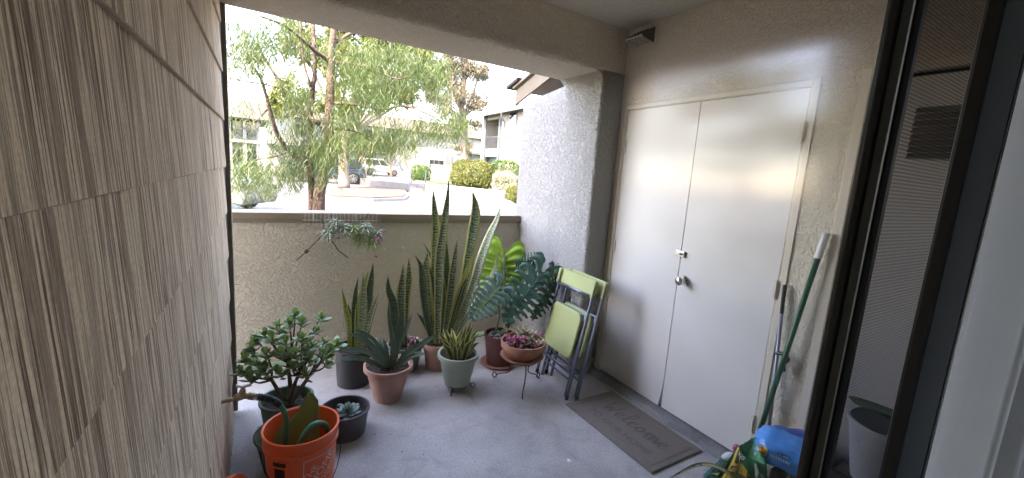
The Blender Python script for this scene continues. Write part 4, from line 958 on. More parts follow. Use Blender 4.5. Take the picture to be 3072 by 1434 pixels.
def printed(bvh, polys, mat, name, par, lift=.0025):
    """flat print laid on a surface: pixel outlines carried onto the surface they cover"""
    mb = MB()
    for poly in polys:
        cx, cy_ = sum(p[0] for p in poly)/len(poly), sum(p[1] for p in poly)/len(poly); P_ = []
        for x, y in [(cx, cy_)]+list(poly):
            d = ray(x, y).normalized(); h, nn_, _, _ = bvh.ray_cast(O, d)
            if h is None: break
            P_.append(h-d*lift)
        else: k = len(poly); mb.add(P_, [(0, 1+i, 1+(i+1) % k) for i in range(k)])
    if mb.f: mb.build(name, mat, par)
def ell(cx, cy_, rx, ry, rot=0, k=14): return [(cx+rx*math.cos(a)*math.cos(rot)-ry*math.sin(a)*math.sin(rot), cy_+rx*math.cos(a)*math.sin(rot)+ry*math.sin(a)*math.cos(rot)) for a in np.linspace(0, 2*PI, k, endpoint=False)]
rotb = Matrix.Rotation(math.radians(-66), 3, 'Z') @ Matrix.Rotation(math.radians(5), 3, 'Y') @ Matrix.Rotation(math.radians(4), 3, 'X')
bsk, bvb = sack(Vector((2.085, .80, .368)), (.15, .105, .056), rotb, 'bag_blue', 'sack', bl, 3)
printed(bvb, [ell(2287, 1348, 15, 21, -.5)], 'bag_white', 'print', bl, .002); printed(bvb, [ell(2286, 1347, 12, 18, -.5)], 'flower_orange', 'print', bl, .003); printed(bvb, [ell(2285, 1344, 3, 4)], 'vine', 'print', bl, .004)
printed(bvb, [[(2333, 1356), (2370, 1372), (2369, 1380), (2332, 1364)]], 'bag_deep', 'print', bl, .002)
printed(bvb, [[(2338+i*4, 1361.5+i*1.75), (2340.5+i*4, 1362.5+i*1.75), (2340.5+i*4, 1366+i*1.75), (2338+i*4, 1365+i*1.75)] for i in range(7)], 'bag_white', 'print', bl, .0035)
printed(bvb, [[(2312+i*7.5, 1361+i*3.6), (2316+i*7.5, 1363+i*3.6), (2315+i*7.5, 1371+i*3.6), (2311+i*7.5, 1369+i*3.6)] for i in range(8)], 'bag_white', 'print', bl, .003)
sb2 = thing('garden_bag', 'deep blue and yellow bag lying behind the shiny blue bag', 'bag', (2.17, .80, .2))
pillow((2.20, .86, .385), (.12, .07, .035), Matrix.Rotation(math.radians(-40), 3, 'Z') @ Matrix.Rotation(math.radians(-25), 3, 'X'), 'bag_deep', 'sack', sb2, .006, 5)
pillow((2.22, .87, .36), (.10, .06, .03), Matrix.Rotation(math.radians(-40), 3, 'Z'), 'bag_yellow', 'sack_lining', sb2, .006, 6)
cr = thing('storage_crate', 'dark crate holding the garden bags', 'crate', (2.0, .78, 0))
for a, b_ in (((1.98, .60, .0), (2.28, .62, .30)), ((1.98, .81, 0), (2.28, .83, .30)), ((1.98, .62, 0), (2.0, .81, .30)), ((2.26, .62, 0), (2.28, .81, .30)), ((2.0, .62, 0), (2.26, .81, .30))): MB().box(a, b_).build('panel', 'rack_wood', cr)
# stand-up yellow and green pouch
py_ = thing('fertiliser_bag', 'yellow and green plastic garden bag standing open beside the broom', 'bag', (1.76, .9, 0))
T1, T2, T3 = atZ(2217, 1340, .37), atZ(2262, 1312, .39), atZ(2300, 1398, .36)
B1, B2 = atZ(2150, 1445, .12), atZ(2290, 1470, .10)
def sheet(cs, mat, name, par, bul=.03, n_=10):
    a, b_, c_, d_ = cs; nn = (b_-a).cross(d_-a).normalized(); mb = MB(); vs_ = []
    for j in range(n_+1):
        for i in range(n_+1):
            s, q = i/n_, j/n_; p = a*(1-s)*(1-q)+b_*s*(1-q)+c_*s*q+d_*(1-s)*q; vs_.append(p+nn*(bul*math.sin(PI*s)*math.sin(PI*q)+.004*math.sin(s*17+q*11)))
    mb.add(vs_, [(j*(n_+1)+i, j*(n_+1)+i+1, (j+1)*(n_+1)+i+1, (j+1)*(n_+1)+i) for j in range(n_) for i in range(n_)]); o = mb.build(name, mat, par, smooth=True); md = o.modifiers.new('t', 'SOLIDIFY'); md.thickness = .001; return o
mid_t = atZ(2221, 1362, .36); mid_b = Vector((1.885, .93, .003))
bl0 = Vector((1.79, 1.0, .003)); br0 = Vector((2.06, .85, .003))
sheet((bl0, mid_b, mid_t, T1+Vector((-.004, 0, 0))), 'bag_yellow', 'side_panel', py_, .01)
sheet((mid_b, br0, T3, mid_t), 'bag_green', 'front_panel', py_, .02)
sheet((T1, mid_t, T3, T2), 'bag_green', 'rim_fold', py_, -.03)
sheet((br0, br0+Vector((.03, .10, 0)), T2, T3), 'bag_green', 'back_panel', py_, .01)
sheet((br0+Vector((.03, .10, 0)), bl0+Vector((.03, .06, 0)), T1, T2), 'bag_green', 'back_panel', py_, .01)
def facing_print(parent, px, py, Z, body, hpx, mat, lift=.03):
    v, f = text_mesh(body, 1.0); p0 = atZ(px, py, Z); D = (p0-O).dot(_F); s_ = hpx*D/FPX; tw = (O-p0).normalized(); x = Vector((0, 0, 1)).cross(tw).normalized(); x = (x*.75-Vector((0, 0, .55))).normalized(); y = tw.cross(x)
    return MB().add([p0+tw*lift+x*p.x*s_+y*p.y*s_ for p in v], f).build('lettering', mat, parent)
def bvh_of(objs):
    vv, ff = [], []
    for q in objs:
        k = len(vv); vv += [tuple(x.co) for x in q.data.vertices]; ff += [tuple(i+k for i in p.vertices) for p in q.data.polygons]
    return BVHTree.FromPolygons(vv, ff)
bvp = bvh_of([c for c in py_.children])
printed(bvp, [[(2214, 1352), (2217, 1346), (2236, 1362), (2232, 1380), (2220, 1388), (2210, 1392), (2203, 1388), (2208, 1370)]], 'black_print', 'print', py_, .003)
v, f = text_mesh('ro', 26)
def px_text(v, f, x0, y0, rot, bvh, mat, par, lift=.005):
    P_ = []
    for p in v:
        x, y = p.x*math.cos(rot)-p.y*math.sin(rot), p.x*math.sin(rot)+p.y*math.cos(rot); d = ray(x0+x, y0-y).normalized(); h = bvh.ray_cast(O, d)[0]
        if h is None: return
        P_.append(h-d*lift)
    MB().add(P_, f).build('lettering', mat, par)
printed(bvp, [[(2220, 1388), (2226, 1392), (2240, 1410), (2258, 1440), (2268, 1475), (2208, 1475), (2211, 1440)]], 'bag_yellow', 'print', py_, .0025)
px_text(v, f, 2213, 1362, -1.0, bvp, 'bag_white', py_)
printed(bvp, [[(2262, 1392), (2268, 1390), (2298, 1440), (2268, 1440)]], 'bag_white', 'print', py_, .003)
printed(bvp, [[(2190, 1405), (2196, 1396), (2206, 1398), (2214, 1400), (2206, 1402), (2198, 1401), (2193, 1408), (2188, 1412)]], 'black_print', 'print', py_, .003)
# small scoop, hand brush
hbz = thing('hand_brush', 'turquoise bristle brush with a white cap beside the yellow bag', 'brush', (1.70, .98, 0))
c_ = atZ(2186, 1369, .19); mb = MB().lathe([(0, -.012), (.03, -.010), (.042, 0), (.03, .010), (0, .012)], 20); mb.v = [(c_.x+x*1.2, c_.y+y*.6, c_.z+z) for x, y, z in mb.v]; mb.build('cap', 'white_plastic', hbz, smooth=True)
mb = MB()
for k in range(420):
    s = random.random(); a = c_+Vector((random.uniform(-.035, .03), random.uniform(-.02, .02), -.008)); e = atZ(2110+95*s, 1434+20*random.random()-25*(1-s)*random.random(), .03+.03*random.random()); e = Vector((e.x+random.uniform(-.02, .02), e.y, max(.002, e.z)))
    mb.tube([a, a*.4+e*.6+Vector((-.008, 0, .012)), e], .0013, 3, False)
stuff(mb.build('bristles', 'bristle', hbz))
pk = thing('trowel_handle', 'pink rounded tool handle poking out behind the yellow bag', 'tool', (1.82, .93, .2))
q = atZ(2209, 1343, .25); MB().tube([q+Vector((.03, .01, -.24)), q+Vector((.008, 0, -.03)), q, q+Vector((-.002, 0, .012)), q+Vector((-.003, 0, .018))], [.012, .016, .018, .013, .004], 12).build('handle', 'pink', pk, smooth=True)
# spider plant blades entering from below
sp_ = thing('spider_plant', 'arching striped spider plant in a small pot in front of the garden bags', 'plant', (1.62, .74, 0))
pc = Vector((1.60, .78, 0)); pot(sp_, tuple(pc), .075, .055, .13, 'terracotta', .004, .02, .02)
pb = pc+Vector((0, 0, .12))
for pix, Zs in [([(2235, 1440), (2190, 1420), (2140, 1396), (2095, 1394), (2055, 1410), (2000, 1440)], (.27, .29, .29, .26, .22, .15)), ([(2252, 1434), (2256, 1385), (2266, 1364), (2283, 1385), (2302, 1440)], (.26, .31, .33, .32, .28)),
      ([(2225, 1440), (2180, 1425), (2130, 1420)], (.23, .2, .14)), ([(2360, 1440), (2366, 1400), (2368, 1385)], (.3, .34, .35))]:
    pts = [pb, pb*.4+atZ(*pix[0], Zs[0])*.6+Vector((0, 0, .02))]+[atZ(x, y, z) for (x, y), z in zip(pix, Zs)]; strap(sp_, pts, .017, 'spider', fold=.6, tip=.3, n=5)
for k in range(9):
    a = k*2.4; strap(sp_, [pb, pb+Vector((.06*math.cos(a), .06*math.sin(a), .09)), pb+Vector((.16*math.cos(a), .16*math.sin(a), .04))], .014, 'spider', fold=.6, n=5)
# ---- seen through the screen: shelf with white pot
rk = thing('slatted_shelf', 'dark slatted wooden plant shelf seen through the insect screen', 'shelf', (2.1, .5, 0))
for k in range(6): MB().box((1.62+k*.11, .36, .455), (1.70+k*.11, .60, .475)).build('slat', 'rack_wood', rk)
for y in (.36, .575): MB().box((1.60, y, .42), (2.28, y+.025, .453)).build('rail', 'rack_wood', rk)
for x in (1.60, 2.25):
    for y in (.335, .60): MB().box((x, y, 0), (x+.03, y+.022, .47)).build('leg', 'rack_wood', rk)
wpt = thing('white_pot', 'white tapered flowerpot on the shelf behind the insect screen', 'pot', (2.0, .5, .48))
pot(wpt, (2.02, .48, .476), .125, .085, .24, 'white_plastic', .004, .015, None)
lidp = MB().lathe([(0, 0), (.095, 0), (.11, .012), (.105, .014), (.09, .005), (0, .005)], 36); rm = Matrix.Rotation(.25, 3, 'Y'); lidp.v = [tuple(rm @ Vector(p)+Vector((2.06, .52, .735))) for p in lidp.v]
tag(lidp.build('plant_saucer', 'green_plastic', smooth=True), 'dark plant saucer resting on the white flowerpot', 'saucer')
blk = thing('cardboard_box', 'small tan box on the slatted shelf', 'box', (1.75, .45, .475)); MB().box((1.72, .42, .476), (1.81, .50, .54)).build('carton', 'rack_wood', blk); MB().box((1.718, .419, .541), (1.812, .501, .55)).build('lid', 'bag_yellow', blk)
# ---- bits on the floor
for i, (x, y, s_, lab) in enumerate([(1708, 1383, .016, 'white paint flake on the concrete floor'), (1270, 1365, .006, 'small dark crumb on the open concrete floor'), (778, 1284, .012, 'curled dead leaf near the siding wall')]):
    p = atZ(x, y, 0); mb = MB(); k = 7
    mb.add([(p.x+s_*math.cos(a*2*PI/k)*random.uniform(.5, 1), p.y+s_*math.sin(a*2*PI/k)*random.uniform(.5, 1.2), .0015) for a in range(k)]+[(p.x, p.y, .0045)], [(a, (a+1) % k, k) for a in range(k)])
    tag(mb.build('paint_flake' if i == 0 else ('crumb' if i == 1 else 'dead_leaf'), 'white_plastic' if i == 0 else 'soil'), lab, 'debris')
for i in range(14):
    p = Vector((random.uniform(-.1, 1.7), random.uniform(1.3, 2.4), .0012)); s_ = random.uniform(.002, .0045)
    o = MB().lathe([(s_, 0), (s_*.6, s_*.6), (0, s_*.7)], 6, tuple(p)).build('crumb', 'soil'); tag(o, 'tiny dark speck of soil on the patio floor', 'debris', 'soil specks on the floor')
# ================================================================== OUTSIDE: TERRAIN
G0 = -.05; T0 = .5
def slab(pts, z0, z1, name, mat, parent=None):
    k = len(pts); mb = MB().add([(p[0], p[1], z0) for p in pts]+[(p[0], p[1], z1) for p in pts], [tuple(range(k, 2*k))]+[(i, (i+1) % k, k+(i+1) % k, k+i) for i in range(k)])
    return mb.build(name, mat, parent)
g = lambda x, y: atZ(x, y, G0)
w0, w1, w2 = g(1283, 583), g(1512, 612), g(1110, 562)
far_r = Vector((w1.x+60, w1.y+5, 0)); 
struct(slab([w2, w0, w1, w1+Vector((60, -3, 0)), Vector((120, 160, 0)), Vector((w2.x-1, 160, 0))], G0-.1, T0, 'upper_lot', 'asphalt'))
lawn_pts = [w0+Vector((.35, .9, 0)), w1+Vector((.1, .9, 0)), w1+Vector((40, -1, 0)), Vector((70, 75, 0)), w0+Vector((7, 26, 0))]
struct(slab(lawn_pts, T0, T0+.02, 'lawn', 'grass'))
rwl = thing('retaining_wall', 'low white retaining wall below the clipped hedge', 'wall', tuple(w0))
d_ = (w1-w0); nn = Vector((-d_.y, d_.x, 0)).normalized(); slab([w0-nn*.22, w1-nn*.22, w1+nn*.15, w0+nn*.15], G0, T0+.1, 'wall_body', 'white_wall2', rwl); slab([w0-nn*.26, w1-nn*.26, w1+nn*.2, w0+nn*.2], T0+.103, T0+.16, 'coping', 'white_wall', rwl)
w3 = g(1548, 640); d2 = (w3-w1); n2 = Vector((-d2.y, d2.x, 0)).normalized(); slab([w1-n2*.1, w3-n2*.1, w3+n2*.2, w1+n2*.2], G0, .22, 'side_curb', 'white_wall2', rwl)
struct(slab([g(1300, 590)-nn*.3, g(1512, 622), g(1545, 650), g(1480, 640), g(1300, 598)], G0, G0+.1, 'pavement', 'pavement'))
# steps with handrails
st = thing('concrete_steps', 'short flight of concrete steps with dark handrails up to the lawn', 'steps', tuple(g(1250, 582)))
s0, s1 = g(1226, 580), g(1276, 583); sx = (s1-s0).normalized(); sy = Vector((-sx.y, sx.x, 0)); wdt = (s1-s0).length
for k in range(4):
    a = s0+sy*(k*.5); slab([a, a+sx*wdt, a+sx*wdt+sy*.55, a+sy*.55], G0, G0+.155*(k+1), 'step', 'pavement', st)
a = s0+sy*2.0; struct(slab([a, a+sx*wdt, a+sx*wdt+sy*16, a+sy*16], T0-.1, T0+.045, 'footpath', 'pavement'))
for q in (0.05, wdt-.05):
    b0 = s0+sx*q; MB().tube([b0+Vector((0, 0, 0)), b0+Vector((0, 0, 1.0)), b0+sy*2+Vector((0, 0, 1.55)), b0+sy*2+Vector((0, 0, .5))], .03, 6).build('handrail', 'rail', st)
# planted island
isl = [g(*p) for p in ((960, 590), (975, 580), (1060, 570), (1140, 566), (1212, 576), (1228, 592), (1215, 602), (1120, 606), (985, 601))]
cI = sum(isl, Vector())/len(isl)
struct(slab(isl, G0, G0+.14, 'island_kerb', 'pavement')); struct(slab([cI+(p-cI)*.93 for p in isl], G0+.1, G0+.19, 'mulch_bed', 'mulch'))
gs_ = MB()
for k in range(1500):
    p = Vector((random.uniform(-1.5, 2.2), YLW+.22+.5*random.random()**1.5, G0)); h = random.uniform(.03, .10); a = random.uniform(0, 6.3); wv = Vector((math.cos(a), math.sin(a), 0))
    gs_.add([p-wv*.004, p+wv*.004, p+Vector((random.uniform(-.03, .03), random.uniform(-.03, .03), h))], [(0, 1, 2)])
o = stuff(gs_.build('grass', 'grass')); o['label'] = 'grass verge along the outside of the parapet'; o['category'] = 'grass'
struct(slab([(-3, YLW+.1, 0), (2.1, YLW+.1, 0), (2.1, YLW+.9, 0), (-3, YLW+.9, 0)], G0, G0+.012, 'verge', 'grass'))
# ================================================================== BUILDINGS
def win_y(parent, x0, x1, z0, z1, Y, bars=1):
    f = MB(); t_ = .07
    f.box((x0, Y-.06, z0), (x0+t_, Y+.05, z1)).box((x1-t_, Y-.06, z0), (x1, Y+.05, z1)).box((x0+t_, Y-.06, z0), (x1-t_, Y+.05, z0+t_)).box((x0+t_, Y-.06, z1-t_), (x1-t_, Y+.05, z1))
    for k in range(bars): xm = x0+(x1-x0)*(k+1)/(bars+1); f.box((xm-.03, Y-.055, z0+t_), (xm+.03, Y+.045, z1-t_))
    o = f.build('window', 'window_frame', parent); MB().box((x0+t_, Y-.02, z0+t_), (x1-t_, Y-.01, z1-t_)).build('pane', 'window_glass', o)
def rail_y(parent, x0, x1, z0, z1, Y):
    f = MB(); f.box((x0, Y-.03, z1-.05), (x1, Y+.03, z1)).box((x0, Y-.03, z0), (x1, Y+.03, z0+.05)); k = int((x1-x0)/.16)
    for i in range(k+1): xx = x0+(x1-x0)*i/k; f.box((xx-.012, Y-.012, z0+.05), (xx+.012, Y+.012, z1-.05))
    f.build('railing', 'rail', parent)
def gable(parent, x0, x1, y0, y1, z, h, ov, mat):
    ym = (y0+y1)/2; mb = MB(); a = [(x0-ov, y0-ov, z), (x1+ov, y0-ov, z), (x1+ov, y1+ov, z), (x0-ov, y1+ov, z), (x0-ov, ym, z+h), (x1+ov, ym, z+h)]
    return mb.add(a, [(0, 1, 5, 4), (2, 3, 4, 5), (0, 4, 3), (1, 2, 5), (3, 2, 1, 0)]).build('roof', mat, parent)
def tile_rows(parent, roof, x0, x1, y0, ym, z, h, ov, n_=9):
    for k in range(n_):
        q = k/n_; yy = y0-ov+(ym-y0+ov)*q; zz_ = z+h*q; dy = (ym-y0+ov)/n_; MB().add([(x0-ov, yy-.02, zz_+.02), (x1+ov, yy-.02, zz_+.02), (x1+ov, yy+dy, zz_+h/n_+.03), (x0-ov, yy+dy, zz_+h/n_+.03), (x0-ov, yy-.02, zz_+.09), (x1+ov, yy-.02, zz_+.09)], [(4, 5, 2, 3), (0, 1, 5, 4)]).build('tile_course', 'roof_tile', roof)
# middle white block
Ym = 58; xa, xb = atY(800, 450, Ym).x, atY(1452, 450, Ym).x
bm = thing('apartment_block', 'long white two-storey apartment block facing the car park', 'building', (xa, Ym, T0))
MB().box((xa, Ym, G0), (xb, Ym+10, 6.6)).build('wall', 'white_wall', bm); rf = gable(bm, xa, xb, Ym, Ym+10, 6.6, 2.2, .8, 'roof_tile'); tile_rows(bm, rf, xa, xb, Ym, Ym+5, 6.6, 2.2, .8)
for (p0, p1, b_) in [((1168, 380), (1192, 418), 0), ((1288, 478), (1330, 505), 2), ((1268, 390), (1300, 420), 1), ((1090, 385), (1120, 415), 1), ((960, 360), (1000, 400), 1), ((880, 370), (920, 410), 1), ((1370, 392), (1400, 420), 1), ((905, 450), (960, 500), 1), ((1065, 455), (1120, 500), 1)]:
    a, b2 = atY(*p0, Ym), atY(*p1, Ym); win_y(bm, a.x, b2.x, min(a.z, b2.z), max(a.z, b2.z), Ym, b_)
a, b2 = atY(1338, 465, Ym), atY(1352, 520, Ym); MB().box((a.x, Ym-.05, b2.z), (b2.x, Ym-.01, a.z)).build('door', 'window_frame', bm)
MB().box((xa-.1, Ym-1.0, 3.3), (atY(1180, 450, Ym).x, Ym-.01, 3.5)).build('balcony', 'white_wall2', bm)
rail_y(bm, xa, atY(1180, 450, Ym).x, 3.5, 4.5, Ym-.95)
# left building
Yl = 44; xa, xb = atY(500, 450, Yl).x, atY(780, 450, Yl).x
bl_ = thing('apartment_block', 'grey-white apartment block with tiled roof and balconies behind the weeping tree', 'building', (xa, Yl, G0))
ze = atY(690, 352, Yl).z
MB().box((xa, Yl+1.4, G0), (xb, Yl+9, ze)).build('wall', 'white_wall2', bl_); rf = gable(bl_, xa, xb, Yl, Yl+9, ze, 2.0, .7, 'roof_tile'); tile_rows(bl_, rf, xa, xb, Yl, Yl+4.5, ze, 2.0, .7)
zf_ = atY(720, 418, Yl).z; MB().box((xa, Yl, zf_-.25), (xb, Yl+1.39, zf_)).build('balcony', 'white_wall', bl_); rail_y(bl_, xa, xb, zf_, zf_+1.0, Yl+.05)
for px_ in (690, 735, 776): q = atY(px_, 450, Yl).x; MB().box((q-.15, Yl+.1, G0), (q+.15, Yl+.4, zf_-.26)).build('post', 'white_wall', bl_); MB().box((q-.12, Yl+.1, zf_+.001), (q+.12, Yl+.35, ze)).build('post', 'white_wall', bl_)
for px_ in (705, 752): q = atY(px_, 450, Yl).x; win_y(bl_, q-.7, q+.7, zf_+.4, zf_+2.0, Yl+1.39); win_y(bl_, q-.7, q+.7, .9, 2.2, Yl+1.39)
# right building, its long side receding
Xr = atD(1548, 400, 33).x; R_ = lambda px, py: atX(px, py, Xr)
br_ = thing('apartment_block', 'white building with a recessed balcony, downpipe and tiled roof above the hedge', 'building', (Xr, R_(1548, 500).y, T0))
yN, yF = R_(1700, 400).y, R_(1446, 400).y; zE = R_(1500, 335).z; yb0, yb1 = R_(1503, 400).y, R_(1456, 400).y; zb0, zb1 = R_(1480, 446).z, R_(1480, 358).z; zg1 = R_(1480, 470).z
mb = MB()
for y0, y1, z0, z1 in ((yN, yb0, G0, zE), (yb1, yF, G0, zE), (yb0, yb1, zb1, zE), (yb0, yb1, zg1, zb0)): mb.box((Xr, y0, z0), (Xr+.3, y1, z1))
mb.build('wall', 'white_wall', br_); MB().box((Xr+1.6, yN+.1, G0), (Xr+9, yF-.05, zE-.01)).build('wall', 'white_wall2', br_)
MB().box((Xr+.3, yF-.3, G0), (Xr+9, yF, zE-.005)).build('wall', 'white_wall', br_)
MB().box((Xr+.02, yb0-.2, zb0-.2), (Xr+1.6, yb1+.2, zb0-.002)).build('balcony_floor', 'white_wall2', br_)
f = MB(); zr = zb0+1.05; f.box((Xr-.02, yb0, zr-.06), (Xr+.03, yb1, zr))
k = 16
for i in range(k+1): yy = yb0+(yb1-yb0)*i/k; f.box((Xr-.005, yy-.015, zb0), (Xr+.02, yy+.015, zr-.06))
f.build('railing', 'rail', br_)
for y in (yb0, yb1-.25): MB().box((Xr-.12, y, T0), (Xr-.002, y+.3, zE-.02)).build('pilaster', 'fascia_blue', br_)
a, b2 = R_(1532, 337), R_(1548, 415); y0, y1 = sorted((a.y, b2.y)); ff = MB().box((Xr-.06, y0, b2.z), (Xr-.005, y1, a.z)).build('window', 'window_frame', br_); MB().box((Xr-.075, y0+.08, b2.z+.1), (Xr-.062, y1-.08, a.z-.1)).build('pane', 'window_glass', ff)
mb = MB().add([(Xr-.7, yN, zE-.05), (Xr-.7, yF+.5, zE-.05), (Xr+4.5, yF+.5, zE+1.7), (Xr+4.5, yN, zE+1.7), (Xr+9.5, yF+.5, zE), (Xr+9.5, yN, zE)], [(0, 3, 2, 1), (3, 5, 4, 2), (1, 2, 4)]); rf = mb.build('roof', 'roof_tile', br_)
for k in range(8):
    q = k/8; x = Xr-.72+5.2*q; z = zE-.05+1.75*q; MB().add([(x, yN, z+.02), (x, yF+.5, z+.02), (x+.68, yF+.5, z+.26), (x+.68, yN, z+.26), (x, yN, z+.10), (x, yF+.5, z+.10)], [(4, 3, 2, 5), (0, 4, 5, 1)]).build('tile_course', 'roof_tile', rf)
MB().box((Xr-.74, yN, zE-.32), (Xr-.68, yF+.5, zE-.04)).build('gutter', 'fascia_blue', br_)
q = R_(1512, 400).y; MB().tube([(Xr-.7, q-.6, zE-.2), (Xr-.5, q-.3, zE-.6), (Xr-.1, q, zE-.9), (Xr-.1, q, T0)], .08, 8).build('downpipe', 'white_wall', br_)
a, b2 = R_(1462, 474), R_(1498, 490); MB().box((Xr+.4, yb0+.1, G0), (Xr+.5, yb1-.1, zg1)).build('garage_door', 'fascia_blue', br_)
# low garage between blocks
Yg2 = 50; xa, xb = atY(1400, 470, Yg2).x, atY(1448, 470, Yg2).x; z_ = atY(1420, 462, Yg2).z
lg = thing('garage', 'low grey garage with a sloping roof between the white buildings', 'building', (xa, Yg2, T0))
MB().box((xa, Yg2, G0), (xb+3, Yg2+6, z_)).build('wall', 'fascia_blue', lg); MB().add([(xa-.5, Yg2-.5, z_), (xb+3.5, Yg2-.5, z_), (xb+3.5, Yg2+6, z_+1.2), (xa-.5, Yg2+6, z_+1.2), (xa-.5, Yg2-.5, z_+.2), (xb+3.5, Yg2-.5, z_+.2), (xb+3.5, Yg2+6, z_+1.4), (xa-.5, Yg2+6, z_+1.4)], [(0, 3, 2, 1), (4, 5, 6, 7), (0, 1, 5, 4), (1, 2, 6, 5), (2, 3, 7, 6), (3, 0, 4, 7)]).build('roof', 'roof_tile', lg)
for k in range(6): MB().box((xa+.4, Yg2-.04, T0+.3*k), (xb+2.4, Yg2-.005, T0+.3*k+.26)).build('door_panel', 'white_wall2', lg)
# carport
Yc2 = 44; xa, xb = atY(985, 440, Yc2).x, atY(1182, 440, Yc2).x; zc = atY(1100, 447, Yc2).z
cpo = thing('carport', 'flat brown carport roof on slim posts over the parked cars', 'carport', (xa, Yc2, G0))
MB().box((xa, Yc2-.5, zc), (xb, Yc2+6, zc+.12)).build('roof', 'carport', cpo); MB().box((xa-.02, Yc2-.56, zc-.12), (xb+.02, Yc2-.502, zc+.30)).build('fascia', 'carport', cpo)
for px_ in (1000, 1085, 1172): q = atY(px_, 480, Yc2).x; MB().box((q-.09, Yc2-.3, G0), (q+.09, Yc2-.12, zc-.001)).build('post', 'carport', cpo)
# sign post by the steps
sg = atZ(1354, 548, T0); spo = thing('sign_post', 'thin dark post standing on the lawn before the white block', 'post', tuple(sg))
MB().tube([(sg.x, sg.y, T0), (sg.x, sg.y, atY(1354, 470, sg.y).z)], .05, 8).build('pole', 'rail', spo); MB().box((sg.x-.3, sg.y-.06, T0+1.1), (sg.x+.3, sg.y-.05, T0+1.5)).build('plate', 'white_wall', spo)
ub = atZ(1325, 545, T0); utb = thing('utility_box', 'white utility cabinet on the lawn', 'cabinet', tuple(ub)); MB().box((ub.x-.8, ub.y, T0), (ub.x+.8, ub.y+.9, T0+1.5)).build('cabinet', 'white_wall', utb, bevel=.03); MB().box((ub.x-.84, ub.y-.04, T0+1.502), (ub.x+.84, ub.y+.94, T0+1.6)).build('lid', 'white_wall2', utb)
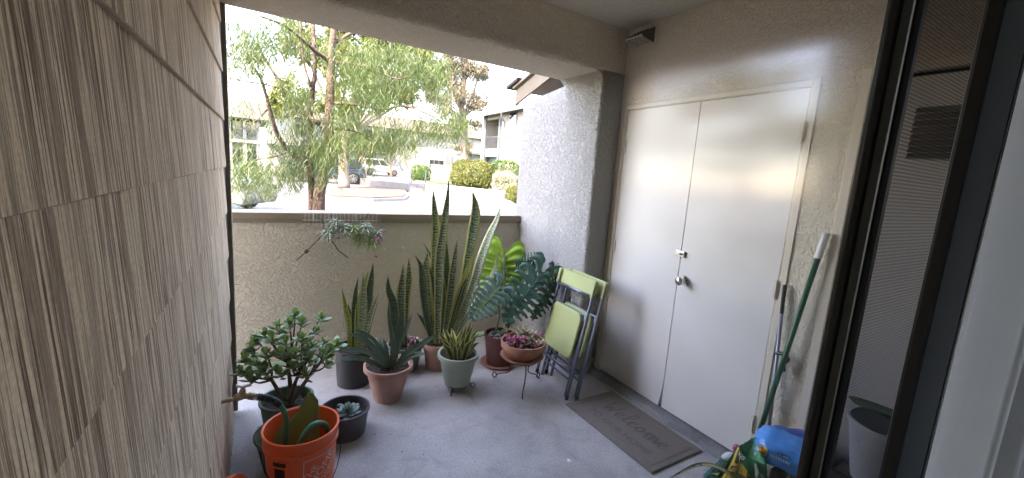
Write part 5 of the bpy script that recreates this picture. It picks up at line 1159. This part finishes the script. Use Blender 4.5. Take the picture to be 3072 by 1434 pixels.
# ================================================================== CARS
def car(name, label, loc, heading, paint, L_=4.6, W_=1.82, H_=1.65, kind='suv', s=1.0):
    c = thing(name, label, 'car', (0, 0, 0)); c.matrix_world = Matrix.Translation(loc) @ Matrix.Rotation(heading, 4, 'Z') @ Matrix.Scale(s, 4)
    def part(mb, nm, mat, par=None, **kw):
        o = mb.build(nm, mat, None, **kw); o.parent = par or c; o.matrix_parent_inverse = Matrix(); return o
    h = L_/2; wr = .34; ax = (-h+.85, h-.9)
    low = [(-h, .42), (-h+.02, .85), (-h+.08, 1.02), (h-1.2, 1.02), (h-.35, .88), (h-.05, .72), (h, .45), (h-.08, .25)]
    arch = []
    for cx in ax[::-1]: arch += [(cx+.42*math.cos(a), .30+.42*math.sin(a)) for a in np.linspace(0, PI, 9)]
    prof = low+[(p[0], max(.25, p[1])) for p in arch]+[(-h+.1, .25)]; k = len(prof); mb = MB()
    rows = [(-W_/2, .97), (-W_/2+.04, 1), (0, 1.0), (W_/2-.04, 1), (W_/2, .97)]
    for y, sc_ in ((-W_/2, 0), (W_/2, 0)):
        mb.add([(x, y*(1-.05*max(0, (z-.75))/.3), z) for x, z in prof], [])
    mb.f = [(i, (i+1) % k, k+(i+1) % k, k+i) for i in range(k)]+[tuple(range(k))[::-1], tuple(range(k, 2*k))]
    part(mb, 'body', paint, bevel=.05)
    ghb, ght = [(-h+.1, 1.02), (h-1.25, 1.02)], ([(-h+.42, H_), (h-2.15, H_)] if kind == 'suv' else [(-h+1.0, H_), (h-2.2, H_)])
    a = [(ghb[0][0], -W_/2+.07, 1.021), (ghb[1][0], -W_/2+.07, 1.021), (ghb[1][0], W_/2-.07, 1.021), (ghb[0][0], W_/2-.07, 1.021), (ght[0][0], -W_/2+.24, H_), (ght[1][0], -W_/2+.24, H_), (ght[1][0], W_/2-.24, H_), (ght[0][0], W_/2-.24, H_)]
    gh = part(MB().add(a, [(3, 2, 1, 0), (4, 5, 6, 7), (0, 1, 5, 4), (1, 2, 6, 5), (2, 3, 7, 6), (3, 0, 4, 7)]), 'cabin', paint, bevel=.04)
    V = [Vector(p) for p in a]
    def quad(i0, i1, i2, i3, s0, s1, t0, t1, out):
        P_ = lambda s_, t_: (V[i0]*(1-s_)+V[i1]*s_)*(1-t_)+(V[i3]*(1-s_)+V[i2]*s_)*t_+Vector(out)
        return MB().add([P_(s0, t0), P_(s1, t0), P_(s1, t1), P_(s0, t1)], [(0, 1, 2, 3)])
    for s0, s1 in ((.05, .30), (.33, .62), (.65, .93)):
        part(quad(0, 1, 5, 4, s0, s1, .12, .88, (0, -.012, .003)), 'side_window', 'window_glass', gh); part(quad(3, 2, 6, 7, s0, s1, .12, .88, (0, .012, .003)), 'side_window', 'window_glass', gh)
    part(quad(1, 2, 6, 5, .06, .94, .1, .9, (.012, 0, .004)), 'windscreen', 'window_glass', gh); part(quad(0, 3, 7, 4, .08, .92, .1, .85, (-.012, 0, .004)), 'rear_window', 'window_glass', gh)
    for cx in ax:
        for sd_ in (-1, 1):
            y = sd_*(W_/2-.12); wl = MB().lathe([(.21, -.10), (.33, -.10), (.34, -.07), (.34, .07), (.33, .10), (.21, .10)], 28); wl.v = [(cx+x_, y+z_, wr+y_) for x_, y_, z_ in wl.v]; ty = part(wl, 'tyre', 'tyre', smooth=True)
            rm_ = MB()
            for q in range(7):
                a0 = q*2*PI/7; 
                for da in (-.09, .09): rm_.box((-.015, -.0, .03), (.015, .03, .22), Matrix.Translation((cx, y+sd_*.075-(.03 if sd_ < 0 else 0), wr)) @ Matrix.Rotation(a0+da, 4, 'Y'))
            rm_.tube([(cx, y+sd_*.06, wr), (cx, y+sd_*.11, wr)], .05, 12); part(rm_, 'rim', 'rim', ty)
            dk = MB().tube([(cx, y+sd_*.02, wr), (cx, y+sd_*.04, wr)], .215, 24); part(dk, 'hub', 'black_plastic', ty)
    for sd_ in (-1, 1):
        part(MB().box((-h-.012, sd_*.62-.2, .80), (-h+.06, sd_*.62+.2, .98)), 'tail_light', 'tail_red'); part(MB().box((h-.28, sd_*.68-.18, .68), (h-.03, sd_*.68+.18, .80)), 'headlight', 'window_glass')
        part(MB().box((h-1.75, sd_*(W_/2+.02)-.06, 1.02), (h-1.62, sd_*(W_/2+.02)+.08, 1.14)), 'mirror', paint)
    return c
q = g(1057, 553); car('parked_car', 'dark blue hatchback parked under the carport beside the pale trunk', (q.x-1.74, q.y+1.0, G0), math.radians(183), 'car_dark', s=1.22)
q = atZ(1187, 528, T0+.02); car('parked_car', 'white van-like car parked behind the dark blue hatchback', (q.x-1.6, q.y+.9, T0), math.radians(4), 'car_white', H_=1.85, s=1.02)
q = g(712, 628); car('parked_car', 'silver car whose alloy wheel shows beside the corner post', (q.x-1.35, q.y+.35, G0), math.radians(-28), 'car_silver', kind='sedan', H_=1.45)
# ================================================================== TREES
def leaf_cloud(P_, D_, ln, wd, bend=.25):
    """many narrow leaves, two quads each; P_ base points, D_ directions, arrays"""
    n_ = len(P_); up = np.array([0, 0, 1.0]); r_ = rng.normal(size=(n_, 3)); X_ = np.cross(D_, r_); X_ /= np.linalg.norm(X_, axis=1)[:, None]+1e-9
    ln = np.asarray(ln).reshape(-1, 1); wd = np.asarray(wd).reshape(-1, 1); dn = np.array([0, 0, -1.0])
    M1 = P_+D_*ln*.5; E_ = P_+D_*ln+dn*ln*bend
    v = np.stack([P_-X_*wd*.2, P_+X_*wd*.2, M1+X_*wd*.5, M1-X_*wd*.5, E_+X_*wd*.08, E_-X_*wd*.08], 1).reshape(-1, 3)
    i = np.arange(n_)[:, None]*6; f = np.concatenate([i+np.array([0, 1, 2, 3]), i+np.array([3, 2, 4, 5])], 1).reshape(-1, 4)
    return v, f
def fast_mesh(name, v, f, mat, parent=None):
    me = bpy.data.meshes.new(name); me.vertices.add(len(v)); me.vertices.foreach_set('co', np.asarray(v, np.float32).ravel()); k = len(f)
    me.loops.add(k*4); me.loops.foreach_set('vertex_index', np.asarray(f, np.int32).ravel()); me.polygons.add(k); me.polygons.foreach_set('loop_start', np.arange(0, k*4, 4, dtype=np.int32)); me.update(calc_edges=True)
    return link(name, me, mat, parent)
YT = 6.3
wt = thing('weeping_tree', 'weeping willow-leaved tree with forked trunk just outside the parapet', 'tree', tuple(atY(950, 640, YT))[:2]+(G0,))
bpt = atY(948, 632, YT)
def limb(pix, r0, r1, dy=0, name='limb', Y0=YT):
    m_ = len(pix); pts = [atY(x, y, Y0+dy*(i/(m_-1))) for i, (x, y) in enumerate(pix)]; pts = spline(pts, 5); k = len(pts)
    MB().tube(pts, [(r0+(r1-r0)*i/(k-1))*.62*(1+.06*math.sin(i*1.7)) for i in range(k)], 10).build(name, 'bark_red', wt, smooth=True); return pts
base = Vector((bpt.x, YT, G0)); 
tr1 = spline([base+Vector((.05, 0, 0))]+[atY(x, y, YT) for x, y in ((957, 600), (970, 530), (984, 460), (988, 380), (990, 300), (993, 210), (998, 130), (1003, 60), (1010, -80))], 5)
MB().tube(tr1, [.086-.055*i/(len(tr1)-1) for i in range(len(tr1))], 14).build('trunk', 'bark_red', wt, smooth=True)
tr2 = spline([base+Vector((-.06, .05, 0))]+[atY(x, y, YT+.1) for x, y in ((936, 600), (932, 520), (929, 440), (930, 340), (936, 280), (944, 220), (942, 150), (940, 80), (936, -60))], 5)
MB().tube(tr2, [.052-.032*i/(len(tr2)-1) for i in range(len(tr2))], 12).build('trunk', 'bark_red', wt, smooth=True)
limbs = [limb([(930, 490), (905, 480), (870, 455), (832, 402), (808, 322), (782, 235), (752, 190), (735, 130)], .055, .02, -.5), limb([(960, 372), (900, 332), (850, 262), (805, 192), (782, 155), (770, 100)], .05, .018, .5),
  limb([(850, 268), (800, 255), (740, 245), (685, 232)], .022, .008, -.2), limb([(932, 260), (912, 190), (903, 120), (900, 40)], .035, .02, .2), limb([(985, 180), (945, 152), (900, 112), (850, 75), (780, 48)], .05, .018, -.3),
  limb([(1000, 187), (1060, 192), (1130, 215), (1190, 236), (1228, 228)], .035, .008, -.3), limb([(990, 310), (1060, 313), (1150, 328), (1210, 318), (1290, 345), (1340, 375), (1392, 372)], .04, .008, -.6),
  limb([(990, 385), (1050, 390), (1120, 412), (1172, 424)], .04, .012, .4), limb([(985, 480), (960, 520), (965, 560)], .03, .01, -.4), limb([(1210, 318), (1250, 322), (1330, 338)], .018, .006, -.1), limb([(808, 322), (770, 360), (720, 390)], .022, .006, -.3),
  limb([(1000, 130), (1080, 90), (1180, 80), (1260, 110)], .04, .012, .3), limb([(870, 455), (820, 470), (760, 480)], .025, .008, -.3)]
clus = [(700, 70, 60, 60), (760, 80, 55, 80), (735, 140, 55, 60), (830, 60, 60, 40), (700, 180, 40, 20), (880, 120, 50, 30), (690, 300, 40, 14), (740, 270, 50, 16), (790, 130, 50, 26), (700, 420, 40, 20), (720, 490, 45, 60), (770, 500, 45, 60), (830, 480, 40, 40), (880, 480, 50, 60), (930, 430, 50, 85),
  (990, 420, 50, 80), (960, 360, 45, 45), (900, 380, 45, 34), (850, 400, 40, 28), (820, 340, 45, 22), (900, 290, 50, 36), (880, 240, 50, 30), (950, 230, 50, 30), (1060, 380, 50, 55), (1110, 400, 45, 50), (1150, 390, 40, 45), (1190, 380, 40, 60), (1220, 400, 35, 45), (1280, 350, 45, 50), (1330, 350, 45, 60), (1380, 350, 35, 45), (1250, 330, 40, 30),
  (1060, 220, 60, 60), (1120, 220, 60, 70), (1180, 210, 60, 70), (1230, 190, 60, 70), (1100, 140, 60, 60), (1180, 130, 60, 60), (1260, 170, 55, 50), (1040, 130, 55, 40), (1300, 220, 50, 34), (1280, 280, 50, 34), (1150, 290, 55, 44), (1060, 300, 50, 34), (780, 420, 40, 14), (960, 100, 60, 30), (860, 30, 60, 30), (1330, 160, 40, 22), (1010, 330, 40, 24), (1330, 280, 40, 30)]
PP, DD, LL = [], [], []
for (cx, cy_, rp, n_) in clus:
    yoff = random.uniform(-.9, .7)
    for k in range(int(n_*1.2)):
        a = random.uniform(0, 6.283); rr = rp*math.sqrt(random.random()); p = np.array(atY(cx+rr*math.cos(a), cy_+rr*math.sin(a)*.8, YT+yoff+random.uniform(-.45, .45)))
        ln = random.uniform(.18, .5); dx = rng.normal(0, .12, 3); m_ = int(ln/.026)
        th0 = random.uniform(0, 6.28); side = np.array([math.cos(th0), math.sin(th0), 0])
        for j in range(m_):
            q = j/m_; pos = p+side*(.12*q-.1*q*q)+np.array([dx[0]*q, dx[1]*q, -ln*q]); th = rng.uniform(0, 6.28); d = np.array([math.cos(th)*.55, math.sin(th)*.55, -.75+rng.uniform(-.1, .5)]); PP.append(pos); DD.append(d/np.linalg.norm(d)); LL.append(rng.uniform(.06, .115))
v, f = leaf_cloud(np.array(PP), np.array(DD), np.array(LL), rng.uniform(.005, .0085, len(PP)))
stuff(fast_mesh('crown', v, f, 'willow', wt))
def blob_tree(name, label, base_, trunk_pts, r0, blobs, n_, lsize, lw, mat, bark, droop=.3):
    t_ = thing(name, label, 'tree', tuple(base_)); pts = spline(trunk_pts, 5); k = len(pts)
    MB().tube(pts, [r0*(1-.65*i/(k-1)) for i in range(k)], 10).build('trunk', bark, t_, smooth=True)
    top_ = pts[int(k*.55)]; PP, DD = [], []; tot = sum(b[3]**2 for b in blobs)
    for (bx_, by_, bz_, rr) in blobs:
        c_ = Vector((bx_, by_, bz_)); MB().tube(spline([top_, (top_+c_)/2+Vector((0, 0, -.15*rr)), c_], 4), [r0*.22]*8+[r0*.06], 6).build('limb', bark, t_)
        m_ = int(n_*rr*rr/tot)
        # sub-clumps give the crown light and dark masses with gaps
        subs = rng.normal(size=(max(6, m_//55), 3)); subs /= np.linalg.norm(subs, axis=1)[:, None]; subs *= (rr*rng.uniform(.35, 1.0, len(subs)))[:, None]*np.array([1, 1, .85])
        idx = rng.integers(0, len(subs), m_); P_ = np.array(c_)+subs[idx]+rng.normal(0, rr*.17, (m_, 3)); D_ = rng.normal(0, .6, (m_, 3))+np.array([0, 0, -droop]); D_ /= np.linalg.norm(D_, axis=1)[:, None]; PP.append(P_); DD.append(D_)
    PP, DD = np.concatenate(PP), np.concatenate(DD); v, f = leaf_cloud(PP, DD, rng.uniform(.7, 1.3, len(PP))*lsize, rng.uniform(.7, 1.2, len(PP))*lw); stuff(fast_mesh('crown', v, f, mat, t_)); return t_
b0 = g(1033, 572); b0.z = G0+.15; Yb = b0.y
blob_tree('street_tree', 'bright yellow-green tree with pale trunk in the mulch island', b0, [b0, atY(1031, 500, Yb), atY(1036, 430, Yb), atY(1050, 330, Yb), atY(1090, 220, Yb)], .36,
  [(*atY(x, y, Yb+dy), r_) for x, y, dy, r_ in ((990, 150, 0, 1.5), (1080, 190, -1, 1.7), (1160, 150, .5, 1.7), (1240, 180, -.5, 1.6), (1300, 230, 0, 1.2), (1120, 280, .6, 1.5), (1010, 300, 0, 1.2), (1200, 270, 0, 1.3), (900, 120, 1, 1.4), (880, 270, .5, 1.1), (1060, 410, .3, 1.0), (830, 300, 0, .8), (1240, 90, 0, 1.5), (1020, 40, 0, 1.6), (1150, 20, 0, 1.8), (1150, 420, .4, .8))], 24000, .30, .10, 'yellowgreen', 'bark_pale')
b1 = atZ(1400, 520, T0); Yo = b1.y if b1.y < 60 else 46; b1 = atY(1396, 530, 40); b1.z = T0
blob_tree('eucalyptus_tree', 'tall olive-brown eucalyptus with pinkish bark behind the clipped hedge', b1, [b1, atY(1393, 440, 40), atY(1390, 370, 40), atY(1385, 280, 40), atY(1400, 180, 40)], .5,
  [(*atY(x, y, 40+dy), r_) for x, y, dy, r_ in ((1340, 210, 0, 1.5), (1400, 200, 0, 1.7), (1440, 220, .5, 1.3), (1370, 280, -.5, 1.6), (1420, 300, 0, 1.5), (1330, 320, 0, 1.3), (1380, 370, 0, 1.4), (1300, 280, .5, 1.2), (1430, 370, 0, .9), (1400, 120, 0, 1.6), (1350, 140, 0, 1.6), (1445, 300, 0, .7), (1395, 440, 0, .9))], 26000, .24, .07, 'olive_brown', 'bark_pale', .6)
# ---- clipped hedge and bushes
def shrub(name, label, c_, half, n_, lsize, lw, mat, core=.86, cat='shrub'):
    t_ = thing(name, label, cat, (c_.x, c_.y, c_.z-half[2])); c_ = Vector(c_)
    mb = MB(); nu, nv = 20, 10; vs_ = []
    for j in range(nv+1):
        for i in range(nu):
            a, b_ = 2*PI*i/nu, -PI/2+PI*j/nv; sg2 = lambda x: math.copysign(abs(x)**.7, x); k = core*(1+.05*math.sin(i*2.3+j)); vs_.append((c_.x+half[0]*k*sg2(math.cos(b_)*math.cos(a)), c_.y+half[1]*k*sg2(math.cos(b_)*math.sin(a)), c_.z+half[2]*k*sg2(math.sin(b_))))
    mb.add(vs_, [(j*nu+i, j*nu+(i+1) % nu, (j+1)*nu+(i+1) % nu, (j+1)*nu+i) for j in range(nv) for i in range(nu)])
    if core > .3: mb.build('branches', 'bark_brown' if core < .8 else mat, t_)
    u = rng.normal(size=(n_, 3)); u /= np.linalg.norm(u, axis=1)[:, None]; s_ = np.sign(u)*np.abs(u)**.75; rad = 1+.05*np.sin(u[:, :1]*9)*np.sin(u[:, 2:]*8)+rng.normal(0, .035, (n_, 1)); P_ = np.array(c_)+s_*np.array(half)*rad; D_ = u+rng.normal(0, .7, (n_, 3)); D_ /= np.linalg.norm(D_, axis=1)[:, None]
    v, f = leaf_cloud(P_, D_, rng.uniform(.7, 1.3, n_)*lsize, rng.uniform(.7, 1.3, n_)*lw); stuff(fast_mesh('foliage', v, f, mat, t_)); return t_
def place(px, py, D, half, dz=0): p = atD(px, py, D); p.z = T0+half[2]*.98+dz; return p
for nm, lab, px_, D, half, n_, ls, lw_, mt, core in [('clipped_hedge', 'large rounded yellow-green clipped hedge above the retaining wall', 1416, 27.5, (1.35, 1.1, .95), 7000, .10, .05, 'hedge', .9), ('bush', 'loose bright green bush beside the clipped hedge', 1512, 28, (.95, .9, 1.0), 3500, .16, .06, 'bush_green', .6),
     ('bush', 'greyish half-bare shrub at the end of the retaining wall', 1512, 25.5, (.62, .6, .62), 2600, .12, .02, 'bush_grey', .3), ('bush', 'small round yellow bush beside the wing wall', 1545, 22.5, (.38, .38, .42), 1600, .08, .04, 'hedge', .85), ('bush', 'small dark green bush on the lawn by the steps', 1262, 37, (.8, .7, .7), 1800, .14, .06, 'bush_green', .8)]:
    p = place(px_, 540, D, half, -.35 if px_ == 1545 else 0); shrub(nm, lab, p, half, n_, ls, lw_, mt, core)

# ---- the tree and hedge on the other side of the home, mirrored in the door glass
b2_ = Vector((17, -10, G0))
blob_tree('street_tree', 'leafy green tree beyond the side window, mirrored faintly in the door glass', b2_, [b2_, b2_+Vector((.1, .2, 1.5)), b2_+Vector((-.2, 0, 3)), b2_+Vector((.2, .3, 4.5))], .25,
  [tuple(b2_+Vector(q)) + (r_,) for q, r_ in (((0, -.6, 3.6), 1.3), ((.5, 1.6, 4.0), 1.4), ((-1, -2.8, 3.8), 1.3), ((0, .4, 5.6), 1.6), ((.3, 3.4, 3.2), 1.2), ((0, -2.2, 5.6), 1.4), ((-2, -5.5, 3.6), 1.5), ((-2, -6.2, 5.5), 1.5), ((-3, -9, 4.5), 1.8), ((1, 5.2, 5.5), 1.0))], 12000, .2, .08, 'yellowgreen', 'bark_pale')
